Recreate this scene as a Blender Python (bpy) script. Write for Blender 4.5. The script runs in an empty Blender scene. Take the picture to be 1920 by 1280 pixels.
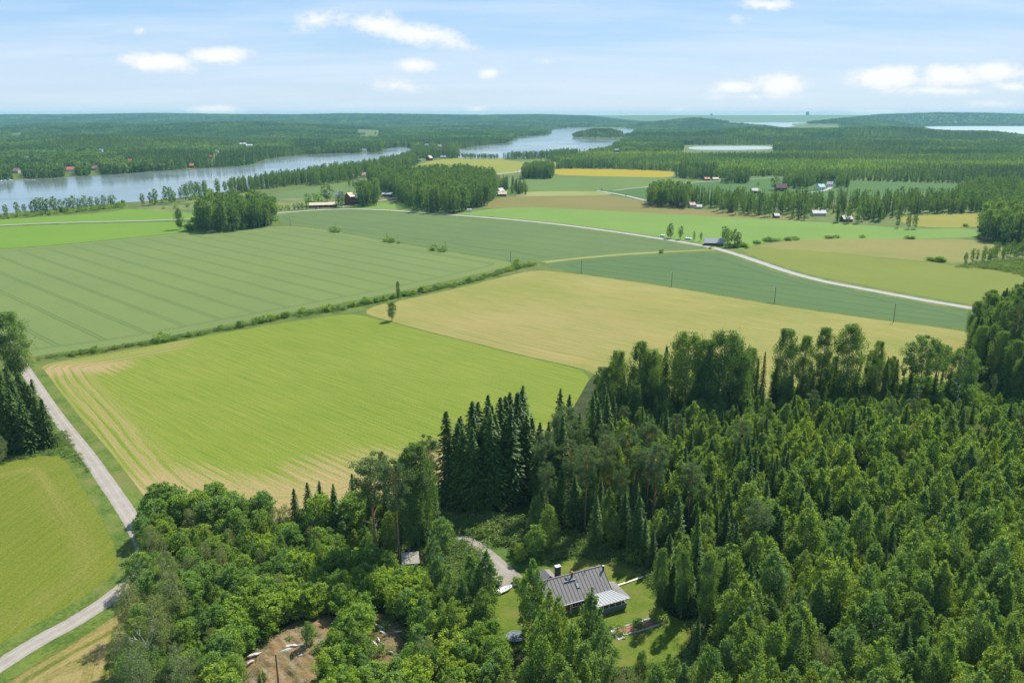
import bpy, bmesh, math, random
import numpy as np
from mathutils import Vector, Matrix
R = math.radians
rng = np.random.default_rng(7)
random.seed(7)
SC = bpy.context.scene
COL = SC.collection

# ------------------------------------------------------------------ camera
CAM_H = 100.0
FPX = 1920 * 28 / 36.0
PITCH = math.atan(425 / FPX)
cam_d = bpy.data.cameras.new('camera')
cam_d.lens = 28; cam_d.sensor_width = 36; cam_d.clip_start = 1; cam_d.clip_end = 60000
cam = bpy.data.objects.new('camera', cam_d)
cam.location = (0, 0, CAM_H); cam.rotation_euler = (math.pi / 2 - PITCH, 0, 0)
COL.objects.link(cam); SC.camera = cam

# ------------------------------------------------------------------ render settings
SC.render.engine = 'CYCLES'
cy = SC.cycles
cy.use_denoising = True
cy.max_bounces = 8; cy.diffuse_bounces = 5; cy.glossy_bounces = 2; cy.transmission_bounces = 5
cy.volume_bounces = 0; cy.transparent_max_bounces = 4
cy.caustics_reflective = False; cy.caustics_refractive = False
cy.sample_clamp_indirect = 6
vs = SC.view_settings
vs.view_transform = 'Standard'; vs.look = 'None'; vs.gamma = 1; vs.use_curve_mapping = False
vs.exposure = 0.9

# ------------------------------------------------------------------ sun
SUN_AZ, SUN_EL = R(34), R(50)
sd = bpy.data.lights.new('sun', 'SUN'); sd.energy = 4.7; sd.angle = R(0.53); sd.color = (1, .945, .85)
sun = bpy.data.objects.new('sun', sd)
sdir = Vector((math.sin(SUN_AZ) * math.cos(SUN_EL), math.cos(SUN_AZ) * math.cos(SUN_EL), math.sin(SUN_EL)))
sun.rotation_euler = sdir.to_track_quat('Z', 'Y').to_euler(); sun.location = (0, 0, 300)
COL.objects.link(sun)

# ------------------------------------------------------------------ node helper
class NT:
    def __init__(s, nt): s.t = nt; s.n = nt.nodes; s.l = nt.links
    def new(s, typ, **kw):
        x = s.n.new(typ)
        for k, v in kw.items(): setattr(x, k, v)
        return x
    def put(s, sock, v):
        if v is None: return
        if isinstance(v, bpy.types.NodeSocket): s.l.new(v, sock)
        elif isinstance(v, (tuple, list)) and sock.type == 'RGBA' and len(v) == 3: sock.default_value = (*v, 1)
        else: sock.default_value = v
    def m(s, op, a, b=None, c=None, clamp=False):
        x = s.new('ShaderNodeMath', operation=op, use_clamp=clamp)
        for i, v in enumerate((a, b, c)): s.put(x.inputs[i], v)
        return x.outputs[0]
    def vm(s, op, a, b=None, sc=None):
        x = s.new('ShaderNodeVectorMath', operation=op)
        s.put(x.inputs[0], a); s.put(x.inputs[1], b)
        if sc is not None: s.put(x.inputs['Scale'], sc)
        return x.outputs['Value'] if op in ('DOT_PRODUCT', 'LENGTH') else x.outputs[0]
    def comb(s, x, y, z=0.0):
        c = s.new('ShaderNodeCombineXYZ')
        for i, v in enumerate((x, y, z)): s.put(c.inputs[i], v)
        return c.outputs[0]
    def sep(s, v):
        c = s.new('ShaderNodeSeparateXYZ'); s.put(c.inputs[0], v); return c.outputs
    def noise(s, vec, scale, detail=3, rough=.55):
        x = s.new('ShaderNodeTexNoise'); s.put(x.inputs['Vector'], vec)
        x.inputs['Scale'].default_value = scale; x.inputs['Detail'].default_value = detail; x.inputs['Roughness'].default_value = rough
        return x.outputs[0]
    def step(s, v, a, b):
        x = s.new('ShaderNodeMapRange', interpolation_type='SMOOTHSTEP'); s.put(x.inputs[0], v)
        x.inputs[1].default_value = a; x.inputs[2].default_value = b
        return x.outputs[0]
    def mix(s, f, a, b, typ='MIX'):
        x = s.new('ShaderNodeMix', data_type='RGBA', blend_type=typ)
        s.put(x.inputs[0], f); s.put(x.inputs[6], a); s.put(x.inputs[7], b)
        return x.outputs[2]

def lin(c):
    c = c / 255.0
    return c / 12.92 if c <= .04045 else ((c + .055) / 1.055) ** 2.4
KEXP = 2.7
def A(r, g, b, k=KEXP):
    """albedo that shows as this sRGB colour in full sun"""
    return (min(.85, lin(r) / k), min(.85, lin(g) / k), min(.85, lin(b) / k))
def mat(name):
    m = bpy.data.materials.new(name); m.use_nodes = True
    N = NT(m.node_tree); N.n.clear()
    out = N.new('ShaderNodeOutputMaterial')
    return m, N, out
def principled(N, out, col, rough=.8, spec=.3, metal=0.0, bump=None, bs=.3, bd=.1):
    p = N.new('ShaderNodeBsdfPrincipled')
    N.put(p.inputs['Base Color'], col); N.put(p.inputs['Roughness'], rough)
    p.inputs['Specular IOR Level'].default_value = spec; p.inputs['Metallic'].default_value = metal
    if bump is not None:
        b = N.new('ShaderNodeBump'); b.inputs['Strength'].default_value = bs; b.inputs['Distance'].default_value = bd
        N.put(b.inputs['Height'], bump); N.l.new(b.outputs[0], p.inputs['Normal'])
    N.l.new(p.outputs[0], out.inputs[0])
    return p

# ------------------------------------------------------------------ projection helpers (photo pixel -> place on the ground)
CP, SP = math.cos(PITCH), math.sin(PITCH)
def G(px, py, z=0.0):
    u = 640 - py; fx = px - 960
    vx, vy, vz = fx, FPX * CP + u * SP, -FPX * SP + u * CP
    t = (z - CAM_H) / vz
    return (vx * t, vy * t, z)
def proj(x, y, z=0.0):
    dz = z - CAM_H
    d = y * CP - dz * SP; up = y * SP + dz * CP
    return 960 + FPX * x / d, 640 - FPX * up / d
def proj_np(P):
    dz = P[:, 2] - CAM_H
    d = P[:, 1] * CP - dz * SP; up = P[:, 1] * SP + dz * CP
    return 960 + FPX * P[:, 0] / d, 640 - FPX * up / d
def hgt(px, yb, yt):
    """height of an upright thing standing at pixel (px, yb) whose top shows at yt"""
    x, y, _ = G(px, yb)
    k = (640 - yt) / FPX
    dz = y * (k * CP - SP) / (CP + k * SP)
    return CAM_H + dz

# ------------------------------------------------------------------ world: physical sky, thin veil, fair-weather clouds
w = bpy.data.worlds.new('World'); SC.world = w; w.use_nodes = True
N = NT(w.node_tree); N.n.clear()
wout = N.new('ShaderNodeOutputWorld'); bg = N.new('ShaderNodeBackground')
sky = N.new('ShaderNodeTexSky', sky_type='NISHITA'); sky.sun_disc = False
sky.sun_elevation = SUN_EL; sky.sun_rotation = SUN_AZ; sky.air_density = 1.0; sky.dust_density = .6; sky.ozone_density = 1.6
tc = N.new('ShaderNodeTexCoord'); D = tc.outputs['Generated']
dx, dy, dz_ = N.sep(D)
ay = N.m('MAXIMUM', N.m('ABSOLUTE', dy), .05)
u_ = N.m('DIVIDE', dx, ay); v_ = N.m('DIVIDE', dz_, ay)
uv = N.comb(u_, v_)
uvs = N.comb(u_, N.m('MULTIPLY', v_, 1.5))
nz1 = N.noise(uvs, 11, 8, .62); nz2 = N.noise(N.comb(u_, N.m('MULTIPLY', v_, 1.6), 3.1), 38, 8, .68)
wob = N.m('ADD', N.m('MULTIPLY', N.m('SUBTRACT', nz1, .5), 2.3), N.m('MULTIPLY', N.m('SUBTRACT', nz2, .5), 2.4))
CLOUDS = [(290, 116, 75, 19, 1.1, -.05), (412, 104, 62, 17, 1.1, .0), (598, 38, 55, 17, .55, .1), (715, 48, 60, 24, .95, -.05), (790, 66, 110, 24, 1., -.12),
          (778, 121, 38, 15, .9, 0), (917, 137, 30, 12, .8, 0), (745, 160, 55, 13, .55, -.1), (400, 207, 58, 11, 1.1, 0), (265, 56, 14, 7, .4, 0),
          (1430, 8, 55, 13, .85, 0), (1385, 36, 32, 12, .45, 0), (1375, 163, 60, 15, .85, 0), (1462, 156, 60, 22, 1.1, 0), (1400, 182, 120, 9, .4, 0), (1660, 146, 78, 24, 1.1, .03),
          (1790, 142, 80, 24, 1.1, .05), (1860, 135, 60, 20, 1., 0), (1770, 170, 160, 10, .6, 0), (1870, 195, 60, 8, .6, 0), (1020, 115, 22, 7, .35, 0), (1900, 163, 50, 12, .8, 0),
          (895, 205, 26, 6, .6, 0), (1660, 211, 90, 6, .8, 0), (1275, 206, 30, 6, .5, 0), (1480, 216, 40, 4, .8, 0)]
acc = None
for (cx, cyy, rx, ry, st, tilt) in CLOUDS:
    den = FPX * CP + (640 - cyy) * SP
    uc, vc = (cx - 960) / den, (-FPX * SP + (640 - cyy) * CP) / den
    a = N.m('SUBTRACT', u_, uc); b = N.m('SUBTRACT', v_, vc)
    b = N.m('SUBTRACT', b, N.m('MULTIPLY', a, tilt))
    a = N.m('DIVIDE', a, rx / den); b = N.m('DIVIDE', b, ry / den)
    r2 = N.m('SQRT', N.m('ADD', N.m('MULTIPLY', a, a), N.m('MULTIPLY', b, b)))
    e = N.m('MULTIPLY', N.m('SUBTRACT', 1.2, r2), st)
    acc = e if acc is None else N.m('MAXIMUM', acc, e)
cm = N.m('ADD', acc, N.m('MULTIPLY', wob, .55))
cmask = N.m('MULTIPLY', N.step(cm, -.04, .98), .95)
zz = N.m('ADD', N.m('MAXIMUM', dz_, 0), .10)
pl = N.comb(N.m('DIVIDE', dx, zz), N.m('DIVIDE', dy, zz))
ramp = N.new('ShaderNodeValToRGB'); N.put(ramp.inputs[0], N.m('MAXIMUM', dz_, 0)); el = ramp.color_ramp.elements
SKC = [(0, (.74, .90, 1.06)), (.04, (.66, .85, 1.06)), (.09, (.47, .74, 1.06)), (.15, (.32, .63, 1.06)), (.35, (.20, .47, .95)), (1, (.09, .27, .72))]
for i_, (p_, c_) in enumerate(SKC):
    e_ = el[0] if i_ == 0 else (el[-1] if i_ == len(SKC) - 1 else el.new(p_)); e_.position = p_; e_.color = (*[q * .95 for q in c_], 1)
SKS = .06; GAIN = 1 / (SKS * 2 ** .9)
grad = N.vm('SCALE', ramp.outputs[0], None, GAIN)
c0 = N.mix(.86, sky.outputs[0], grad)
veil = N.m('MULTIPLY', N.step(N.noise(N.vm('MULTIPLY', pl, (.5, 1.3, 1)), .8, 8, .62), .34, .70), .6)
c1 = N.mix(veil, c0, tuple(q * GAIN for q in (.76, .88, 1.03)))
cloudc = N.mix(N.step(N.m('ADD', N.m('MULTIPLY', cm, .5), nz2), .45, .85), tuple(q * GAIN for q in (.88, .93, .98)), tuple(q * GAIN for q in (1.04, 1.04, 1.03)))
c2 = N.mix(cmask, c1, cloudc)
N.l.new(c2, bg.inputs[0]); bg.inputs[1].default_value = SKS
N.l.new(bg.outputs[0], wout.inputs[0])

# ------------------------------------------------------------------ object helpers
def link(name, me, m=None, parent=None, loc=None):
    o = bpy.data.objects.new(name, me); COL.objects.link(o)
    if m is not None and me is not None:
        me.materials.clear()
        for q in (m if isinstance(m, (list, tuple)) else [m]): me.materials.append(q)
    if parent is not None: o.parent = parent
    if loc is not None: o.location = loc
    return o
def tag(o, label=None, cat=None, group=None, kind=None):
    if label: o['label'] = label
    if cat: o['category'] = cat
    if group: o['group'] = group
    if kind: o['kind'] = kind
    return o
def empty(name, loc=(0, 0, 0), rz=0.0):
    o = bpy.data.objects.new(name, None); COL.objects.link(o)
    o.location = loc; o.rotation_euler = (0, 0, rz); o.empty_display_size = .5
    return o
def raw(verts, faces, name='mesh', smooth=False, matidx=None):
    """fast mesh from numpy arrays; faces (N,3) or (N,4)"""
    me = bpy.data.meshes.new(name)
    verts = np.asarray(verts, np.float32); faces = np.asarray(faces, np.int32)
    k = faces.shape[1]; n = len(faces)
    me.vertices.add(len(verts)); me.vertices.foreach_set('co', verts.ravel())
    me.loops.add(n * k); me.loops.foreach_set('vertex_index', faces.ravel())
    me.polygons.add(n); me.polygons.foreach_set('loop_start', np.arange(0, n * k, k, dtype=np.int32))
    if matidx is not None: me.polygons.foreach_set('material_index', np.asarray(matidx, np.int32))
    if smooth: me.polygons.foreach_set('use_smooth', np.ones(n, bool))
    me.update(calc_edges=True)
    return me
class MB:
    """collects boxes, tubes and polygons, then links ONE mesh object"""
    def __init__(s): s.v = []; s.f = []; s.mi = []; s.cur = 0
    def add(s, vs_, fs_):
        b = len(s.v); s.v += [tuple(v) for v in vs_]
        s.f += [tuple(i + b for i in f) for f in fs_]; s.mi += [s.cur] * len(fs_); return s
    def box(s, x0, x1, y0, y1, z0, z1):
        return s.add([(x0, y0, z0), (x1, y0, z0), (x1, y1, z0), (x0, y1, z0), (x0, y0, z1), (x1, y0, z1), (x1, y1, z1), (x0, y1, z1)],
                     [(0, 3, 2, 1), (4, 5, 6, 7), (0, 1, 5, 4), (1, 2, 6, 5), (2, 3, 7, 6), (3, 0, 4, 7)])
    def slab(s, quad, t, up=None):
        """thick sheet from 3 or 4 corner points"""
        q = [Vector(p) for p in quad]; n = up or (q[1] - q[0]).cross(q[-1] - q[0]).normalized()
        if n.z < 0: n = -n
        k = len(q); low = [p - n * t for p in q]
        return s.add(q + low, [tuple(range(k)), tuple(range(2 * k - 1, k - 1, -1))] + [(i, i + k, (i + 1) % k + k, (i + 1) % k) for i in range(k)])
    def tube(s, pts, rads, sides=6, cap=True):
        pts = [Vector(p) for p in pts]; vs_, fs_ = [], []
        for i, p in enumerate(pts):
            d = (pts[min(i + 1, len(pts) - 1)] - pts[max(i - 1, 0)]).normalized()
            a = d.orthogonal().normalized(); b = d.cross(a)
            for k in range(sides):
                t = 2 * math.pi * k / sides
                vs_.append(p + (a * math.cos(t) + b * math.sin(t)) * rads[i])
        for i in range(len(pts) - 1):
            for k in range(sides):
                k2 = (k + 1) % sides
                fs_.append((i * sides + k, i * sides + k2, (i + 1) * sides + k2, (i + 1) * sides + k))
        if cap: fs_ += [tuple(range(sides - 1, -1, -1)), tuple(range((len(pts) - 1) * sides, len(pts) * sides))]
        return s.add(vs_, fs_)
    def mesh(s, name='mesh', smooth=False):
        me = bpy.data.meshes.new(name); me.from_pydata([tuple(v) for v in s.v], [], s.f)
        me.polygons.foreach_set('material_index', s.mi)
        if smooth: me.polygons.foreach_set('use_smooth', [True] * len(s.f))
        me.update(); return me
    def build(s, name, m, parent=None, smooth=False, loc=None): return link(name, s.mesh(name, smooth), m, parent, loc)

def inpoly(x, y, poly):
    x = np.asarray(x); y = np.asarray(y); c = np.zeros(x.shape, bool); n = len(poly)
    for i in range(n):
        x0, y0 = poly[i][:2]; x1, y1 = poly[i - 1][:2]
        if y0 == y1: continue
        c ^= ((y0 > y) != (y1 > y)) & (x < (x1 - x0) * (y - y0) / (y1 - y0) + x0)
    return c
def edge_dist(x, y, poly):
    d = np.full(np.shape(x), 1e9); n = len(poly); seg = np.zeros(np.shape(x), int)
    for i in range(n):
        x0, y0 = poly[i][:2]; x1, y1 = poly[(i + 1) % n][:2]
        ex, ey = x1 - x0, y1 - y0; t = np.clip(((x - x0) * ex + (y - y0) * ey) / (ex * ex + ey * ey + 1e-9), 0, 1)
        dd = np.hypot(x - x0 - t * ex, y - y0 - t * ey); seg = np.where(dd < d, i, seg); d = np.minimum(d, dd)
    return d, seg
def WP(pxs, z=0.0): return [G(a, b)[:2] for a, b in pxs]
def smooth_poly(pts, it=2, closed=True, cut=1e9):
    for _ in range(it):
        q = []; n = len(pts)
        for i in range(n if closed else n - 1):
            a = pts[i]; b = pts[(i + 1) % n]
            k = min(.25, cut / (math.hypot(a[0] - b[0], a[1] - b[1]) + 1e-6))
            q += [(a[0] * (1 - k) + b[0] * k, a[1] * (1 - k) + b[1] * k), (a[0] * k + b[0] * (1 - k), a[1] * k + b[1] * (1 - k))]
        cut *= .5
        pts = q if closed else [pts[0]] + q + [pts[-1]]
    return pts
# ================================================================== materials for the land
def pos(N): return N.new('ShaderNodeNewGeometry').outputs['Position']
def unit(a, b):
    a = G(*a); b = G(*b); d = Vector((b[0] - a[0], b[1] - a[1])); d.normalize(); return d
def field_mat(name, c1, c2, d, streak=.5, tram=None, soil=None, head=None, fine=.35, c3=None, patch=.5):
    """c1/c2 crop colours mixed by noise; d row direction; tram=(spacing, offset, colour, half gauge); head: swaths following the edge"""
    wf = lambda c: (c[0] * 1.02, c[1] * .955, c[2] * .80)
    c1 = wf(c1); c2 = wf(c2); c3 = wf(c3) if c3 else None
    m, N, out = mat(name); P = pos(N); n = Vector((-d[1], d[0]))
    al = N.vm('DOT_PRODUCT', P, (d[0], d[1], 0)); ac = N.vm('DOT_PRODUCT', P, (n[0], n[1], 0))
    big = N.noise(P, .012, 4, .6)
    st = N.noise(N.comb(N.m('MULTIPLY', al, .035), N.m('MULTIPLY', ac, 1.1)), 1, 4, .65)
    fn = N.noise(P, 1.6, 4, .75)
    if head:
        ea = N.new('ShaderNodeAttribute', attribute_name='edge').outputs['Fac']
        sa = N.new('ShaderNodeAttribute', attribute_name='straw').outputs['Fac']
        sw = N.noise(N.comb(N.m('MULTIPLY', ea, 1.0), N.m('MULTIPLY', al, .02), 2.0), .9, 4, .7)
        hf = N.m('MULTIPLY', N.step(ea, head + 3, head - 3), N.step(sa, .10, .24))
        st = N.mix(hf, st, sw)
    f = N.m('ADD', N.m('MULTIPLY', N.m('SUBTRACT', big, .5), patch * 2.4), N.m('MULTIPLY', N.m('SUBTRACT', st, .5), streak * 2.6))
    f = N.m('ADD', f, N.m('MULTIPLY', N.m('SUBTRACT', fn, .5), fine * 1.6))
    f = N.m('ADD', f, .5, clamp=True)
    c = N.mix(f, c1, c2)
    if c3:
        g = N.step(N.noise(N.comb(N.m('MULTIPLY', al, .012), N.m('MULTIPLY', ac, .03), 7.0), 1, 4, .6), .5, .72)
        c = N.mix(N.m('MULTIPLY', g, .6), c, c3)
    if head:
        rows = N.m('SINE', N.m('MULTIPLY', N.m('ADD', N.mix(hf, ac, ea), N.m('MULTIPLY', N.noise(P, .15, 2), 1.6)), 2 * math.pi / 3.1))
        rr = N.m('ADD', N.m('MULTIPLY', rows, .14), N.m('ADD', N.m('MULTIPLY', st, .95), N.m('MULTIPLY', fn, .95)))
        s = N.m('ADD', sa, N.m('MULTIPLY', N.m('SUBTRACT', rr, .95), 1.9), clamp=True)
        s = N.m('MULTIPLY', s, N.step(sa, .02, .3))
        c = N.mix(s, c, soil)
        dk = N.m('MULTIPLY', N.m('MULTIPLY', N.step(rows, .8, 1.0), N.step(st, .45, .6)), N.m('MULTIPLY', hf, .45))
        c = N.mix(dk, c, N.mix(.55, c, (.05, .09, .02)))
    if tram:
        sp, off, tcol, gauge = tram
        wv = N.m('MULTIPLY', N.m('SUBTRACT', N.noise(P, .01, 2), .5), 3.0)
        q = N.m('ADD', N.m('ADD', ac, wv), -off)
        q = N.m('SUBTRACT', N.m('MULTIPLY', N.m('FRACT', N.m('ADD', N.m('DIVIDE', q, sp), .5)), sp), sp / 2)
        q = N.m('ABSOLUTE', N.m('SUBTRACT', N.m('ABSOLUTE', q), gauge))
        k = N.m('MULTIPLY', N.step(q, .8, .2), N.m('ADD', .55, N.m('MULTIPLY', N.noise(N.comb(al, ac, 4), .02, 2), .5)))
        if head is None:
            ea = N.new('ShaderNodeAttribute', attribute_name='edge').outputs['Fac']
            k = N.m('MULTIPLY', k, N.step(ea, 11.5, 13))
            e2 = N.m('ABSOLUTE', N.m('SUBTRACT', N.m('ABSOLUTE', N.m('SUBTRACT', ea, 12)), gauge))
            k = N.m('MAXIMUM', k, N.m('MULTIPLY', N.step(e2, .75, .25), .8))
        c = N.mix(N.m('MULTIPLY', k, .8), c, wf(tcol))
    hb = N.m('ADD', fn, st)
    principled(N, out, c, .95, .1, bump=hb, bs=.5, bd=.35)
    return m
def noise_mat(name, c1, c2, scale=.1, c3=None, s3=.02, rough=.9, spec=.15, bump=.3, bd=.2, lo=.35, hi=.65, fine=2.0):
    m, N, out = mat(name); P = pos(N)
    a = N.noise(P, scale, 5, .65); b = N.noise(P, fine, 4, .7)
    f = N.step(N.m('ADD', N.m('MULTIPLY', a, .5), N.m('MULTIPLY', b, .5)), lo + .03, hi - .05)
    c = N.mix(f, c1, c2)
    if c3: c = N.mix(N.m('MULTIPLY', N.step(N.noise(P, s3, 4, .6), .48, .66), .8), c, c3)
    principled(N, out, c, rough, spec, bump=b, bs=bump, bd=bd)
    return m

d1 = unit((29, 560), (186, 632)); d2 = unit((667, 585), (1112, 695)); d3 = unit((1060, 508), (1632, 595))
dm = unit((620, 440), (985, 494))
M = {}
n1 = Vector((-d1[1], d1[0]))
pA, pB = G(186, 632), G(276, 624)
spA = abs((pA[0] - pB[0]) * n1[0] + (pA[1] - pB[1]) * n1[1]); offA = (pA[0] * n1[0] + pA[1] * n1[1])
M['crop'] = field_mat('crop_grey_green', A(142, 170, 108), A(158, 184, 112), d1, .3, (spA, offA, A(112, 146, 86), .95), fine=.35, patch=.6)
M['crop_far'] = field_mat('crop_upper', A(122, 156, 104), A(138, 168, 104), dm, .4, (24, 3, A(104, 140, 84), .95), fine=.35, patch=.6)
M['crop_tri'] = field_mat('crop_blue_green', A(106, 146, 98), A(124, 160, 100), d3, .4, (26, 5, A(90, 128, 82), .95), fine=.35, patch=.6)
M['stubble'] = field_mat('stubble_tan', A(152, 176, 76), A(212, 204, 136), d2, .95, None, A(216, 192, 128), 16, fine=.8, patch=.6, c3=A(206, 190, 118))
M['mown'] = field_mat('mown_meadow', A(126, 166, 46), A(184, 200, 92), d2, .6, None, A(224, 196, 140), 17, fine=1.0, patch=.25)
M['mown_left'] = field_mat('mown_meadow_left', A(112, 148, 36), A(170, 180, 78), unit((60, 1000), (200, 900)), .35, None, A(208, 186, 120), 40, fine=1.3, patch=.3)
M['mown_strip'] = field_mat('mown_strip', A(124, 146, 50), A(210, 186, 122), unit((20, 1275), (150, 1180)), .9, None, A(216, 192, 130), 30, fine=.7, patch=.8)
M['bright'] = field_mat('bright_grass_field', A(134, 184, 66), A(152, 198, 84), unit((0, 440), (300, 425)), .35, fine=.2, patch=.4)
M['pale_green'] = field_mat('pale_green_field', A(138, 186, 92), A(160, 202, 104), unit((1000, 400), (1500, 432)), .5, fine=.25, patch=.6)
M['mid_green'] = field_mat('mid_green_field', A(120, 158, 84), A(140, 174, 96), unit((1000, 345), (1240, 340)), .4, fine=.2, patch=.5)
M['dark_green'] = field_mat('dark_green_field', A(90, 140, 72), A(108, 154, 80), unit((1200, 358), (1500, 350)), .4, fine=.2, patch=.5)
M['brown'] = field_mat('brown_fallow', A(150, 160, 92), A(178, 168, 108), unit((1000, 378), (1400, 396)), .4, fine=.5, patch=.7, c3=A(178, 160, 110))
M['pale_strip'] = field_mat('pale_strip', A(160, 186, 104), A(206, 212, 150), unit((1000, 360), (1140, 361)), .5, fine=.3, patch=.8)
M['rape'] = field_mat('yellow_rape', A(200, 188, 48), A(222, 204, 56), unit((1050, 322), (1250, 326)), .4, fine=.2, patch=.3)
M['barley'] = field_mat('ripening_barley', A(164, 186, 76), A(196, 194, 84), unit((760, 322), (960, 300)), .8, fine=.2, patch=.5)
M['tan'] = field_mat('tan_set_aside', A(156, 174, 94), A(188, 184, 116), unit((1420, 462), (1790, 490)), .35, fine=.5, patch=.9, c3=A(190, 174, 118))
M['olive'] = field_mat('olive_barley', A(142, 168, 74), A(168, 182, 86), unit((1500, 486), (1800, 520)), .7, (22, 2, A(116, 144, 66), .95), fine=.3, patch=.5)
M['gold'] = field_mat('gold_grass', A(170, 180, 84), A(196, 192, 94), unit((1700, 410), (1830, 412)), .5, fine=.3, patch=.6)
M['ground'] = noise_mat('ground_undergrowth', A(92, 124, 42), A(136, 160, 66), .1, A(146, 150, 80), .03)
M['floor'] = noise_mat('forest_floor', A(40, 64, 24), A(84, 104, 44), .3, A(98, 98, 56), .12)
M['verge'] = noise_mat('verge_grass', A(92, 130, 42), A(146, 166, 72), .12, A(160, 158, 88), .06, fine=1.2)
M['rough'] = noise_mat('rough_meadow', A(128, 150, 74), A(168, 176, 104), .05, A(100, 134, 58), .02)
M['lawn'] = noise_mat('lawn_grass', A(104, 138, 30), A(142, 160, 52), .22, A(156, 156, 76), .12, bump=.2)
M['scrubground'] = noise_mat('scrub_ground', A(70, 112, 38), A(118, 152, 62), .25, A(140, 140, 80), .1)
M['hills'] = noise_mat('hill_forest', A(30, 58, 28), A(66, 100, 46), .006, A(84, 120, 54), .0012, bump=0, fine=.03, lo=.4, hi=.62)
def road_mat(name, c1, c2):
    m, N, out = mat(name); P = pos(N)
    a = N.noise(P, .25, 5, .7); b = N.noise(P, 4, 3, .7)
    c = N.mix(N.step(N.m('ADD', N.m('MULTIPLY', a, .7), N.m('MULTIPLY', b, .3)), .35, .65), c1, c2)
    u = N.new('ShaderNodeAttribute', attribute_name='across').outputs['Fac']      # -1..1 across the road
    tr = N.m('ABSOLUTE', N.m('SUBTRACT', N.m('ABSOLUTE', u), .45))
    c = N.mix(N.m('MULTIPLY', N.step(tr, .25, .05), .3), c, N.mix(.5, c, (.42, .40, .36)))
    eg = N.m('ADD', N.m('ABSOLUTE', u), N.m('MULTIPLY', N.m('SUBTRACT', N.noise(P, .8, 4, .7), .5), .5))
    c = N.mix(N.step(eg, .93, 1.06), c, A(140, 150, 84))
    principled(N, out, c, .9, .2, bump=b, bs=.2, bd=.05)
    return m
M['road'] = road_mat('road_gravel', A(200, 190, 174), A(222, 213, 198))
M['road_far'] = road_mat('road_far', A(208, 206, 198), A(230, 228, 222))
M['drive'] = road_mat('driveway_gravel', A(186, 176, 158), A(214, 204, 188))
def water_mat(name='lake_water', r0=.09, col=(.13, .155, .15)):
    m, N, out = mat(name); P = pos(N)
    n = N.noise(N.vm('MULTIPLY', P, (.05, .5, 1)), .35, 3, .5)
    n2 = N.noise(P, .004, 3, .6)
    p = principled(N, out, col, .06, .5)
    N.put(p.inputs['Roughness'], N.m('ADD', r0, N.m('MULTIPLY', N.step(n2, .4, .62), .10)))
    b = N.new('ShaderNodeBump'); b.inputs['Strength'].default_value = .12; b.inputs['Distance'].default_value = .3
    N.put(b.inputs['Height'], n); N.l.new(b.outputs[0], p.inputs['Normal'])
    p.inputs['IOR'].default_value = 1.333
    return m
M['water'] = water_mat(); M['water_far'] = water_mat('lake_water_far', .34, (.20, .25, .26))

# ================================================================== relief: far wooded ridges (distance, front width, back width, crest in the photo)
RIDGES = [
    (12000, 1300, 2500, [(-900, 216), (0, 216), (270, 215), (480, 216), (600, 214.5), (960, 215.5), (1170, 215.4), (1280, 214.8), (1400, 215.3), (1540, 214.6), (1650, 215), (1920, 215.5), (2800, 217)], 8),
    (9000, 3000, 2500, [(-900, 219), (0, 217), (120, 217), (300, 214.5), (430, 216.5), (560, 217), (640, 215), (760, 216), (900, 218), (1010, 216.5), (1100, 219), (1200, 230), (1300, 241), (2800, 241)], 8),
    (8400, 900, 1500, [(-900, 260), (1420, 240), (1560, 226), (1650, 217), (1760, 213.5), (1850, 214.5), (1920, 216.5), (2200, 217), (2800, 219)], 6),
    (6300, 900, 900, [(-900, 232), (0, 236), (200, 233), (400, 238), (500, 250), (1150, 250), (1200, 233), (1265, 226), (1300, 222), (1340, 225), (1390, 233), (1450, 250), (1480, 236), (1530, 226), (1620, 222), (1700, 232), (1740, 250), (2800, 250)], 12),
    (4700, 1300, 900, [(-900, 236), (0, 237), (60, 234), (140, 231), (260, 233), (400, 230), (510, 229), (640, 236), (720, 241), (800, 252), (2800, 300)], 14),
    (5300, 1000, 700, [(-900, 300), (640, 260), (700, 243), (820, 238), (900, 237), (1000, 240), (1040, 254), (2800, 300)], 12),
    (3750, 130, 350, [(-900, 300), (1060, 300), (1072, 254), (1085, 247), (1115, 240), (1145, 240), (1165, 246), (1180, 300), (2800, 300)], 14),
    (3500, 420, 700, [(-900, 300), (1130, 300), (1160, 254), (1190, 250), (1280, 250), (1330, 245), (1410, 239), (1535, 243), (1620, 238), (1700, 239), (1780, 246), (1860, 247), (1920, 253), (2100, 250), (2800, 250)], 16),
    (2500, 350, 500, [(-900, 300), (1380, 300), (1440, 274), (1535, 267), (1671, 265), (1752, 265), (1915, 274), (2200, 268), (2800, 268)], 15),
    (2700, 900, 900, [(-900, 262), (0, 262), (130, 255), (300, 257), (430, 264), (560, 300), (2800, 320)], 15),
]
def ridge_height(X, Y):
    X = np.asarray(X, float); Y = np.asarray(Y, float)
    px = 960 + FPX * X / (np.maximum(Y, 100) * CP)
    Hh = np.zeros(X.shape)
    for (Y0, wf, wb, prof, th) in RIDGES:
        xs = [p[0] for p in prof]; ys = [p[1] for p in prof]
        yp = np.interp(px, xs, ys)
        zc = CAM_H + Y0 * ((640 - yp) / FPX * CP - SP) / (CP + (640 - yp) / FPX * SP)
        zc = np.clip(zc - th, 0, 140)
        t = np.where(Y < Y0, (Y0 - Y) / wf, (Y - Y0) / wb); t = np.clip(1 - t, 0, 1)
        Hh = np.maximum(Hh, zc * t * t * (3 - 2 * t))
    return Hh
NEAR_A = 1.35
ys_ = np.concatenate([np.array([-400, -100, 60, 200, 400, 700, 1000]), np.geomspace(1100, 14200, 230)])
as_ = np.linspace(-NEAR_A, NEAR_A, 420)
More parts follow.
